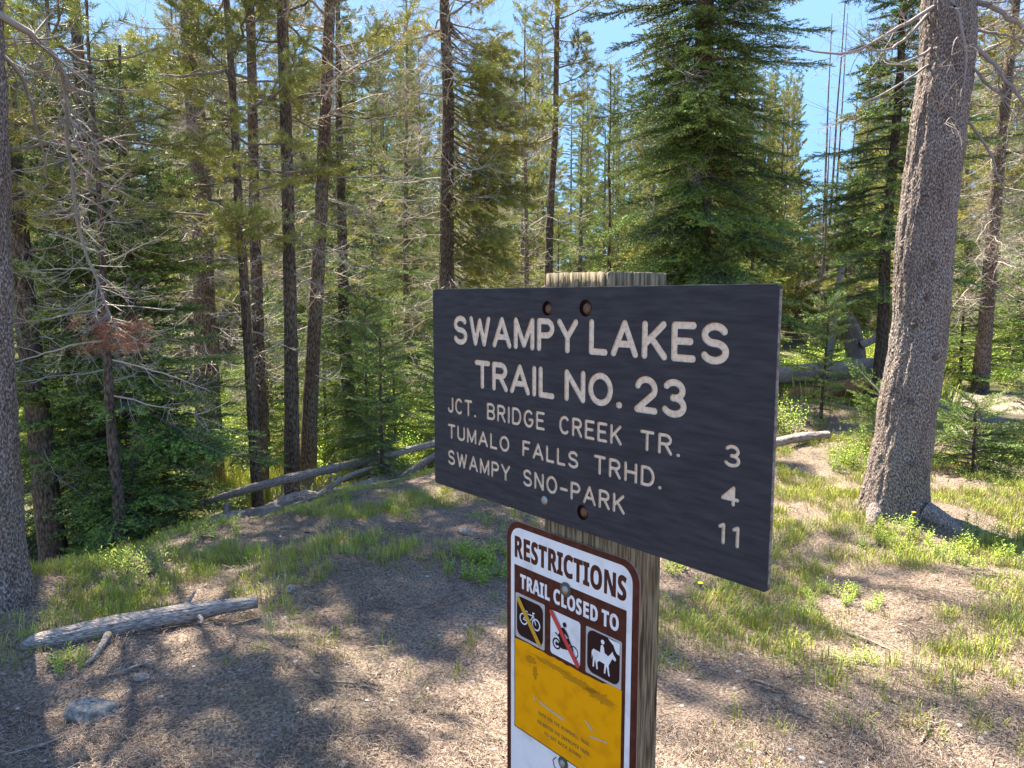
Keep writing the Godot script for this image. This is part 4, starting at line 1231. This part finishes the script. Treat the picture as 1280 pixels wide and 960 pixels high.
	# rubbed patches and torn tape on the yellow
	for a in [[-0.03, -0.488, 0.045, 0.005, 1], [0.045, -0.493, 0.04, 0.006, 2], [0.095, -0.498, 0.03, 0.008, 4], [-0.088, -0.500, 0.012, 0.006, 3], [-0.075, -0.522, 0.006, 0.012, 6]]:
		var q := PackedVector2Array()
		for k in 90:
			var an := TAU * k / 90.0
			var m: float = 1.0 + 0.9 * ridge_noise.get_noise_2d(cos(an) * 4.5 + a[4] * 7.0, sin(an) * 4.5)
			q.append(Vector2(a[0] + cos(an) * a[2] * m, a[1] + sin(an) * a[3] * m))
		part(yellow, "stain", slab(q, yz, yz + 0.0002), M.smear)
	for a in [[-0.062, -0.575, 0.004, -0.581, 0.0042], [0.062, -0.558, 0.077, -0.568, 0.004], [0.072, -0.581, 0.112, -0.574, 0.0028], [-0.078, -0.572, -0.074, -0.576, 0.004]]:
		part(yellow, "torn_tape", slab(bar(Vector2(a[0], a[1]), Vector2(a[2], a[3]), a[4]), yz + 0.0003, yz + 0.0007), M.glue)
	pictograms(plate, z0 + 3 * layer)
	bolt_head(plate, 0.0078, -0.3300, z0 + 4 * layer + 0.001, 0.0085, 0.006, M.zinc, M.brass_bolt)
	bolt_head(plate, 0.0046, -0.6663, z0 + 4 * layer + 0.001, 0.0075, 0.006, M.zinc, M.brass_bolt)
	var hexagon := PackedVector2Array()
	for k in 5:
		var an := deg_to_rad(110 + 60 * k)
		hexagon.append(Vector2(-0.012 + 0.0125 * cos(an), -0.6775 + 0.0125 * sin(an)))
	part(plate, "emblem", slab(fat(hexagon, 0.0009), z0 + 2 * layer, z0 + 3 * layer), M.sign_dark)

func pictograms(plate: Node, z: float) -> void:
	const L := 0.0004
	# bicycle, dark tile with a light rim
	var tile := part(plate, "pictogram", slab(round_rect(-0.1330, -0.0485, -0.4680, -0.3775, 0.004), z, z + L), M.sign_grey)
	tile.set_meta("label", "bicycle symbol on brown struck through in yellow")
	part(tile, "field", slab(round_rect(-0.1285, -0.0530, -0.4620, -0.3830, 0.014), z + L, z + 2 * L), M.sign_dark)
	var zz := z + 2 * L
	var c := Vector2(-0.0905, -0.4225)
	for q in [ring(c.x - 0.0175, c.y - 0.002, 0.0105, 0.0024), ring(c.x + 0.0185, c.y - 0.002, 0.0105, 0.0024)]:
		for m in q:
			part(tile, "wheel", slab(m, zz, zz + L), M.sign_white)
	var k := 0
	for a in [[-0.0175, -0.002, -0.009, 0.0115], [-0.009, 0.0115, 0.011, 0.013], [-0.009, 0.0115, -0.0005, -0.003], [-0.0005, -0.003, 0.011, 0.013], [-0.0175, -0.002, -0.0005, -0.003], [0.0185, -0.002, 0.0095, 0.019], [0.0095, 0.019, 0.015, 0.0195], [-0.013, 0.0165, -0.005, 0.0165]]:
		part(tile, "frame", slab(bar(c + Vector2(a[0], a[1]), c + Vector2(a[2], a[3]), 0.0022), zz + L * (1.0 + 0.3 * k), zz + L * (1.15 + 0.3 * k)), M.sign_white)
		k += 1
	part(tile, "slash", slab(bar(Vector2(-0.1215, -0.3885), Vector2(-0.0620, -0.4580), 0.0102), zz + 5 * L, zz + 6 * L), M.slash_yellow)
	# motorcycle on white
	tile = part(plate, "pictogram", slab(round_rect(-0.0325, 0.0450, -0.4640, -0.3800, 0.006), z, z + L), M.sign_white)
	tile.set_meta("label", "motorcycle rider symbol on white struck through in red")
	zz = z + L
	c = Vector2(0.006, -0.424)
	for q in [ring(c.x - 0.0215, c.y - 0.0165, 0.0095, 0.0028), ring(c.x + 0.0235, c.y - 0.0165, 0.0105, 0.0016)]:
		for m in q:
			part(tile, "wheel", slab(m, zz, zz + L), M.sign_dark)
	part(tile, "wheel", slab(round_rect(c.x - 0.0250, c.x - 0.0180, c.y - 0.0200, c.y - 0.0130, 0.0034), zz, zz + L), M.sign_dark)
	part(tile, "body", slab(poly([[c.x - 0.021, c.y - 0.018], [c.x - 0.006, c.y - 0.021], [c.x + 0.008, c.y - 0.018], [c.x + 0.013, c.y - 0.004], [c.x + 0.010, c.y + 0.004], [c.x - 0.001, c.y + 0.001], [c.x - 0.013, c.y + 0.010], [c.x - 0.017, c.y + 0.002], [c.x - 0.012, c.y - 0.009]]), zz + L, zz + 2 * L), M.sign_dark)
	part(tile, "body", slab(bar(Vector2(c.x - 0.024, c.y + 0.004), Vector2(c.x - 0.010, c.y - 0.003), 0.0025), zz + 2.2 * L, zz + 2.6 * L), M.sign_dark)
	part(tile, "body", slab(bar(Vector2(c.x + 0.009, c.y + 0.006), Vector2(c.x + 0.022, c.y - 0.014), 0.0022), zz + 2.2 * L, zz + 2.6 * L), M.sign_dark)
	part(tile, "rider", slab(poly([[c.x - 0.014, c.y + 0.003], [c.x - 0.010, c.y + 0.018], [c.x - 0.003, c.y + 0.021], [c.x + 0.003, c.y + 0.017], [c.x + 0.011, c.y + 0.009], [c.x + 0.009, c.y + 0.006], [c.x + 0.001, c.y + 0.011], [c.x - 0.003, c.y + 0.004], [c.x - 0.006, c.y - 0.002]]), zz + 3 * L, zz + 4 * L), M.sign_dark)
	part(tile, "rider", slab(round_rect(c.x - 0.0045, c.x + 0.0045, c.y + 0.0225, c.y + 0.0315, 0.0044), zz + 3 * L, zz + 4 * L), M.sign_dark)
	part(tile, "slash", slab(bar(Vector2(-0.0285, -0.3835), Vector2(0.0405, -0.4610), 0.0096), zz + 5 * L, zz + 6 * L), M.slash_red)
	# horse and rider
	tile = part(plate, "pictogram", slab(round_rect(0.0590, 0.1425, -0.4655, -0.3800, 0.003), z, z + L), M.sign_grey)
	tile.set_meta("label", "white horse and rider symbol on a dark worn tile")
	part(tile, "field", slab(round_rect(0.0630, 0.1385, -0.4610, -0.3830, 0.015), z + L, z + 2 * L), M.sign_dark)
	zz = z + 2 * L
	c = Vector2(0.100, -0.424)
	part(tile, "horse", slab(poly([[c.x - 0.026, c.y + 0.003], [c.x - 0.022, c.y + 0.009], [c.x - 0.010, c.y + 0.008], [c.x + 0.004, c.y + 0.007], [c.x + 0.013, c.y + 0.008], [c.x + 0.020, c.y + 0.016], [c.x + 0.0225, c.y + 0.020], [c.x + 0.024, c.y + 0.016], [c.x + 0.031, c.y + 0.009], [c.x + 0.029, c.y + 0.005], [c.x + 0.022, c.y + 0.007], [c.x + 0.018, c.y - 0.001], [c.x + 0.014, c.y - 0.008], [c.x + 0.0150, c.y - 0.016], [c.x + 0.0170, c.y - 0.027], [c.x + 0.0140, c.y - 0.027], [c.x + 0.0105, c.y - 0.014], [c.x + 0.0085, c.y - 0.012], [c.x + 0.0065, c.y - 0.026], [c.x + 0.0035, c.y - 0.026], [c.x + 0.0050, c.y - 0.009], [c.x - 0.008, c.y - 0.008], [c.x - 0.0125, c.y - 0.013], [c.x - 0.0110, c.y - 0.025], [c.x - 0.0140, c.y - 0.025], [c.x - 0.0165, c.y - 0.012], [c.x - 0.0185, c.y - 0.009], [c.x - 0.0205, c.y - 0.024], [c.x - 0.0235, c.y - 0.024], [c.x - 0.0225, c.y - 0.007], [c.x - 0.0240, c.y - 0.002], [c.x - 0.0255, c.y - 0.010]]), zz, zz + L), M.sign_white)
	part(tile, "rider", slab(poly([[c.x - 0.006, c.y + 0.004], [c.x - 0.004, c.y + 0.022], [c.x + 0.000, c.y + 0.024], [c.x + 0.003, c.y + 0.020], [c.x + 0.0045, c.y + 0.011], [c.x + 0.011, c.y + 0.009], [c.x + 0.009, c.y + 0.006], [c.x + 0.003, c.y + 0.007], [c.x + 0.002, c.y - 0.006], [c.x - 0.002, c.y - 0.006]]), zz + L, zz + 2 * L), M.sign_white)
	part(tile, "rider", slab(round_rect(c.x - 0.0040, c.x + 0.0040, c.y + 0.0250, c.y + 0.0330, 0.0039), zz + L, zz + 2 * L), M.sign_white)
	part(tile, "worn_corner", slab(poly([[0.1390, -0.3845], [0.1120, -0.3835], [0.1180, -0.3880], [0.1250, -0.3920], [0.1290, -0.4000], [0.1330, -0.4040], [0.1385, -0.4050]]), zz + L, zz + 1.6 * L), M.sign_white)

# ---------------------------------------------------------------- grass, leafy plants, litter
func grass_tuft(blades: int, high: float, spread: float, straw: float, seed_no: int) -> ArrayMesh:
	rng.seed = seed_no
	var s := Soup.new()
	for k in blades:
		var a := r(0, TAU)
		var at := Vector3(cos(a), 0, sin(a)) * spread * sqrt(rng.randf())
		var lean := Vector3(cos(a + r(-1, 1)), 0, sin(a + r(-1, 1))) * r(0.1, 0.75)
		var hh := high * r(0.45, 1.15)
		var w := r(0.0009, 0.0019)
		var side := lean.cross(Vector3.UP).normalized() * w
		var c := Color(0.19, 0.27, 0.034).lerp(Color(0.36, 0.42, 0.065), rng.randf())
		if rng.randf() < straw:
			c = Color(0.40, 0.33, 0.19).lerp(Color(0.27, 0.21, 0.13), rng.randf())
		var p1 := at + Vector3(0, hh * 0.45, 0) + lean * hh * 0.15
		var p2 := at + Vector3(0, hh * 0.80, 0) + lean * hh * 0.5
		var p3 := at + Vector3(0, hh * 0.92, 0) + lean * hh * 1.0
		s.tri(at - side, p1 - side, at + side, c)
		s.tri(at + side, p1 - side, p1 + side, c)
		s.tri(p1 - side, p2 - side * 0.7, p1 + side, c)
		s.tri(p1 + side, p2 - side * 0.7, p2 + side * 0.7, c)
		s.tri(p2 - side * 0.7, p3, p2 + side * 0.7, c)
	return s.add_to(ArrayMesh.new(), M.grass)

func leaf(s: Soup, at: Vector3, dir: Vector3, length: float, width: float, c: Color) -> void:
	var side := dir.cross(Vector3.UP + Vector3(r(-0.4, 0.4), 0, r(-0.4, 0.4))).normalized() * width * 0.5
	var sag := Vector3(0, -length * 0.18, 0)
	var p1 := at + dir * length * 0.35 + Vector3(0, length * 0.06, 0)
	var p2 := at + dir * length * 0.70
	var p3 := at + dir * length + sag
	s.tri(at, p1 - side, p1 + side, c)
	s.tri(p1 - side, p2 - side * 0.8, p1 + side, c)
	s.tri(p1 + side, p2 - side * 0.8, p2 + side * 0.8, c)
	s.tri(p2 - side * 0.8, p3, p2 + side * 0.8, c)

# upright stems with narrow leaves
func leafy_sprig(stems: int, high: float, ll: float, lw: float, seed_no: int, c0: Color, c1: Color) -> ArrayMesh:
	rng.seed = seed_no
	var s := Soup.new()
	for k in stems:
		var a := r(0, TAU)
		var root := Vector3(cos(a), 0, sin(a)) * r(0.0, 0.05)
		var tip := root + Vector3(cos(a) * r(0.0, 0.5), 1.0, sin(a) * r(0.0, 0.5)).normalized() * high * r(0.6, 1.1)
		s.stick([root, root.lerp(tip, 0.5) + Vector3(0, 0.01, 0), tip], 0.0018, 0.0008, c0 * 0.9, 3)
		var n := rng.randi_range(9, 15)
		for m in n:
			var t := 0.12 + 0.88 * m / (n - 1.0)
			var b := m * 2.4 + a
			var dir := Vector3(cos(b), lerpf(0.15, 0.9, t) + r(-0.2, 0.2), sin(b)).normalized()
			leaf(s, root.lerp(tip, t), dir, ll * r(0.7, 1.2) * (1.0 - 0.35 * t), lw, c0.lerp(c1, rng.randf()))
	return s.add_to(ArrayMesh.new(), M.leaf)

func litter_patch(radius: float, count: int, seed_no: int) -> ArrayMesh:
	rng.seed = seed_no
	var s := Soup.new()
	var cols := [Color(0.23, 0.17, 0.125), Color(0.17, 0.115, 0.08), Color(0.31, 0.245, 0.185), Color(0.09, 0.062, 0.047), Color(0.38, 0.315, 0.245)]
	for k in count:
		var a := r(0, TAU)
		var at := Vector3(cos(a), 0, sin(a)) * radius * sqrt(rng.randf())
		var b := r(0, TAU)
		var y0 := r(0.001, 0.010)
		var l := r(0.012, 0.036)
		var d := Vector3(cos(b) * l, r(-0.006, 0.010), sin(b) * l)
		var side := Vector3(-sin(b), 0.5, cos(b)) * 0.0005
		var c: Color = cols[rng.randi_range(0, 4)] * r(0.8, 1.15)
		var p0 := at + Vector3(0, y0, 0)
		var p1 := p0 + d * 0.5 + Vector3(0, 0.003, 0)
		s.tri(p0 - side, p1 - side, p0 + side, c)
		s.tri(p0 + side, p1 - side, p1 + side, c)
		s.tri(p1 - side, p0 + d, p1 + side, c)
	for k in 4:
		var b := r(0, TAU)
		var at := Vector3(r(-1, 1), 0, r(-1, 1)) * radius * 0.7 + Vector3(0, 0.006, 0)
		var l := r(0.03, 0.11)
		var tone := r(0.5, 1.5)
		s.stick([at, at + Vector3(cos(b) * l * 0.5, r(0, 0.012), sin(b) * l * 0.5), at + Vector3(cos(b + 0.3) * l, r(-0.002, 0.01), sin(b + 0.3) * l)], r(0.0012, 0.003), 0.0008, Color(0.20, 0.155, 0.125) * tone, 4)
	return s.add_to(ArrayMesh.new(), M.litter)

func on_ground(x: float, z: float, turn: float, sc: float) -> Transform3D:
	var e := 0.06
	var n := Vector3(ground_y(x - e, z) - ground_y(x + e, z), 2.0 * e, ground_y(x, z - e) - ground_y(x, z + e)).normalized()
	var q := Basis(Quaternion(Vector3.UP, n))
	return Transform3D((q * Basis(Vector3.UP, turn)).scaled(Vector3.ONE * sc), Vector3(x, ground_y(x, z), z))

func grass_amount(x: float, z: float) -> float:
	var d := -z
	var n := 0.5 + 0.5 * soft_noise.get_noise_2d(x * 1.1 + 3.0, z * 1.1) + 0.25 * soft_noise.get_noise_2d(x * 3.3 + 8.0, z * 3.3)
	var s := -0.80 * (x + 1.9) - 0.60 * (z + 5.0)
	var g := 0.05
	g = maxf(g, 1.0 * exp(-pow((s + 0.35) / 0.8, 2.0)))                       # along the crest of the bank
	g = maxf(g, 0.85 * smoothstep(0.8, 1.5, x) * smoothstep(3.3, 4.6, d) * smoothstep(9.0, 6.5, d))   # right, before the big trunk
	g = maxf(g, 0.55 * smoothstep(0.2, 0.9, x) * exp(-pow((d - 3.4) / 0.5, 2.0)))
	g = maxf(g, 0.45 * exp(-pow((x + 0.9) / 0.7, 2.0) - pow((d - 4.2) / 0.6, 2.0)))
	g = maxf(g, 0.8 * smoothstep(0.4, 1.2, s))
	g *= lerpf(smoothstep(2.5, 3.3, d), 1.0, smoothstep(0.3, 1.2, x))
	return clampf(g * smoothstep(0.28, 0.75, n) * 1.5, 0.0, 1.0)

func build_undergrowth() -> void:
	rng.seed = 900
	var kinds := [grass_tuft(18, 0.075, 0.05, 0.2, 201), grass_tuft(22, 0.10, 0.06, 0.15, 202), grass_tuft(12, 0.05, 0.06, 0.4, 203), grass_tuft(22, 0.07, 0.08, 0.35, 204)]
	var grass := Node3D.new()
	grass.name = "grass"
	add_child(grass)
	grass.set_meta("kind", "stuff")
	grass.set_meta("label", "sparse green and straw coloured grass on the trailside bank")
	grass.set_meta("category", "grass")
	rng.seed = 901
	var got := [[[], []], [[], []], [[], []], [[], []]]
	var tries := 0
	while tries < 85000:
		tries += 1
		var d := 1.9 + 9.5 * pow(rng.randf(), 1.0)
		var x := r(-1.05, 1.05) * d
		if rng.randf() > grass_amount(x, -d):
			continue
		if Vector2(x - 2.61, -d + 4.95).length() < 0.26 or Vector2(x + 2.43, -d + 3.35).length() < 0.24:
			continue
		var k := rng.randi_range(0, 3)
		var tone := r(0.8, 1.25)
		got[k][0].append(on_ground(x, -d, r(0, TAU), r(0.4, 0.95)))
		got[k][1].append(Color(tone * r(0.9, 1.2), tone, tone * r(0.8, 1.1)))
	for k in 4:
		copies(grass, "blades", kinds[k], got[k][0], got[k][1])
	var mg := [[], []]
	for k in 9000:
		var d := 8.5 + 13.0 * rng.randf()
		var x := r(-0.82, 0.6) * d
		if rng.randf() > meadow(x, -d) * 1.3:
			continue
		mg[0].append(on_ground(x, -d, r(0, TAU), r(1.6, 3.2)))
		var tone := r(0.85, 1.2)
		mg[1].append(Color(tone * r(0.95, 1.15), tone, tone * 0.9))
	copies(grass, "blades", kinds[1], mg[0], mg[1])
	# needle litter and twigs on the bare floor
	var lit := Node3D.new()
	lit.name = "needle_litter"
	add_child(lit)
	lit.set_meta("kind", "stuff")
	lit.set_meta("label", "brown fallen needles and twigs strewn over the bare soil")
	lit.set_meta("category", "litter")
	var patches := [litter_patch(0.15, 130, 301), litter_patch(0.15, 130, 302), litter_patch(0.15, 130, 303)]
	rng.seed = 902
	var lg := [[[], []], [[], []], [[], []]]
	for k in 5600:
		var d := 1.7 + 5.7 * pow(rng.randf(), 1.25)
		var x := r(-1.1, 1.1) * d
		var dens := 0.35 + 0.9 * smoothstep(-0.25, 0.35, soft_noise.get_noise_2d(x * 1.6 + 20.0, d * 1.6))
		if rng.randf() > dens:
			continue
		var j := rng.randi_range(0, 2)
		var tone := r(0.7, 1.25)
		lg[j][0].append(on_ground(x, -d, r(0, TAU), r(0.8, 1.2)))
		lg[j][1].append(Color(tone, tone * r(0.93, 1.03), tone * r(0.9, 1.05)))
	for k in 3:
		copies(lit, "needles", patches[k], lg[k][0], lg[k][1])
	# grit
	var peb := SphereMesh.new()
	peb.radius = 1.0
	peb.height = 1.3
	peb.radial_segments = 8
	peb.rings = 5
	peb.material = M.litter
	var pp := []
	var pc := []
	for k in 2600:
		var d := 1.9 + 4.5 * pow(rng.randf(), 1.4)
		var x := r(-0.8, 0.8) * d
		var t := on_ground(x, -d, r(0, TAU), 1.0)
		var sz := 0.002 + 0.009 * pow(rng.randf(), 4.0)
		t.basis = t.basis * Basis.from_scale(Vector3(sz * r(0.8, 1.5), sz * r(0.5, 0.9), sz))
		pp.append(t)
		var tone := r(0.12, 0.5)
		pc.append(Color(tone, tone * 0.94, tone * 0.88))
	var grit := copies(self, "pebbles", peb, pp, pc)
	grit.set_meta("label", "tiny scattered pebbles and grit on the soil")
	grit.set_meta("category", "pebbles")
	# low leafy plants
	var c0 := Color(0.16, 0.25, 0.032)
	var c1 := Color(0.29, 0.37, 0.06)
	var sprigs := [leafy_sprig(5, 0.17, 0.055, 0.007, 401, c0, c1), leafy_sprig(7, 0.14, 0.05, 0.008, 402, c0, c1), leafy_sprig(4, 0.24, 0.065, 0.008, 403, c0, c1), leafy_sprig(12, 0.38, 0.035, 0.012, 404, c0, c1)]
	rng.seed = 903
	var clumps := [
		["leafy green clump left of the restrictions plate on shaded soil", -0.17, -4.0, 0.22, 26, 0.6, 1],
		["lush leafy clump with a yellow flower at the leaning trunk's foot", 2.35, -4.45, 0.30, 24, 0.6, 0],
		["bright leafy clump right of the leaning trunk's root", 3.15, -4.5, 0.28, 20, 0.6, 0],
		["broad leafy patch in front of the leaning trunk's root", 2.75, -4.25, 0.30, 26, 0.6, 0],
		["leafy weeds right of the signs behind the bare patch", 1.15, -4.0, 0.32, 30, 0.55, 1],
		["weeds beside the left trunk at the bank's edge", -2.15, -3.95, 0.26, 22, 0.6, 2],
		["pale leafy shrub right of the sign behind the short log", 2.85, -7.75, 0.25, 12, 1.0, 3],
		["yellowish leafy shrub left of the leaning trunk's foot", 3.0, -6.5, 0.22, 12, 0.7, 3],
		["leafy plants on the bank below the twisted log", -2.0, -4.7, 0.3, 20, 0.5, 0],
		["low weeds right of the leafy clump under the sign's lower corner", 1.6, -3.55, 0.22, 16, 0.5, 1],
		["small weed rosette in the bare soil at lower right", 1.42, -2.9, 0.07, 6, 0.45, 1],
		["small weed at the front end of the grey log", -1.80, -2.86, 0.07, 6, 0.45, 1],
	]
	for a in clumps:
		var o := thing("leafy_plant", a[0], "plant", "leafy plants on the forest floor")
		var tr := [[], []]
		for k in a[4]:
			var an := r(0, TAU)
			var rad: float = a[3] * sqrt(rng.randf())
			tr[0].append(on_ground(a[1] + cos(an) * rad, a[2] + sin(an) * rad, r(0, TAU), a[5] * r(0.7, 1.2)))
			var tone := r(0.8, 1.3)
			tr[1].append(Color(tone * r(0.9, 1.15), tone, tone * 0.95))
		copies(o, "leaves", sprigs[a[6]], tr[0], tr[1])
	# yellow flowers
	for a in [["yellow flower at the foot of the leaning trunk", 2.55, -4.60, 0.13], ["yellow flower in the grass right of the signs", 0.95, -3.62, 0.07]]:
		var o := thing("flower", a[0], "flower")
		o.position = P(a[1], a[2])
		var s := Soup.new()
		s.stick([Vector3(0, -0.01, 0), Vector3(0.004, a[3] * 0.5, 0), Vector3(0, a[3], 0.005)], 0.0012, 0.001, Color(0.1, 0.16, 0.04), 4)
		part(o, "stem", s.add_to(ArrayMesh.new(), M.leaf))
		s = Soup.new()
		for k in 12:
			var an := TAU * k / 12.0
			leaf(s, Vector3(0, a[3], 0.005), Vector3(cos(an), 0.35, sin(an)).normalized(), 0.016, 0.007, Color(0.75, 0.48, 0.01))
		part(o, "petals", s.add_to(ArrayMesh.new(), M.leaf))
	# undergrowth beyond the crest
	var under := Node3D.new()
	under.name = "undergrowth"
	add_child(under)
	under.set_meta("kind", "stuff")
	under.set_meta("label", "bright green low undergrowth in the hollow behind the bank")
	under.set_meta("category", "undergrowth")
	var us := [[[], []], [[], []]]
	for k in 5200:
		var d := 5.5 + 22.0 * pow(rng.randf(), 1.5)
		var x := r(-0.82, 0.82) * d
		if rng.randf() > meadow(x, -d) * 1.2 or d < 8.0 + 0.6 * maxf(0.0, -x) or (d < 12.0 and x > 1.5):
			continue
		var j := k % 2
		us[j][0].append(on_ground(x, -d, r(0, TAU), r(0.7, 1.7)))
		var tone := r(0.8, 1.5)
		us[j][1].append(Color(tone * r(0.95, 1.25), tone * 1.1, tone * 0.8))
	copies(under, "leaves", sprigs[2], us[0][0], us[0][1])
	copies(under, "leaves", sprigs[3], us[1][0], us[1][1])
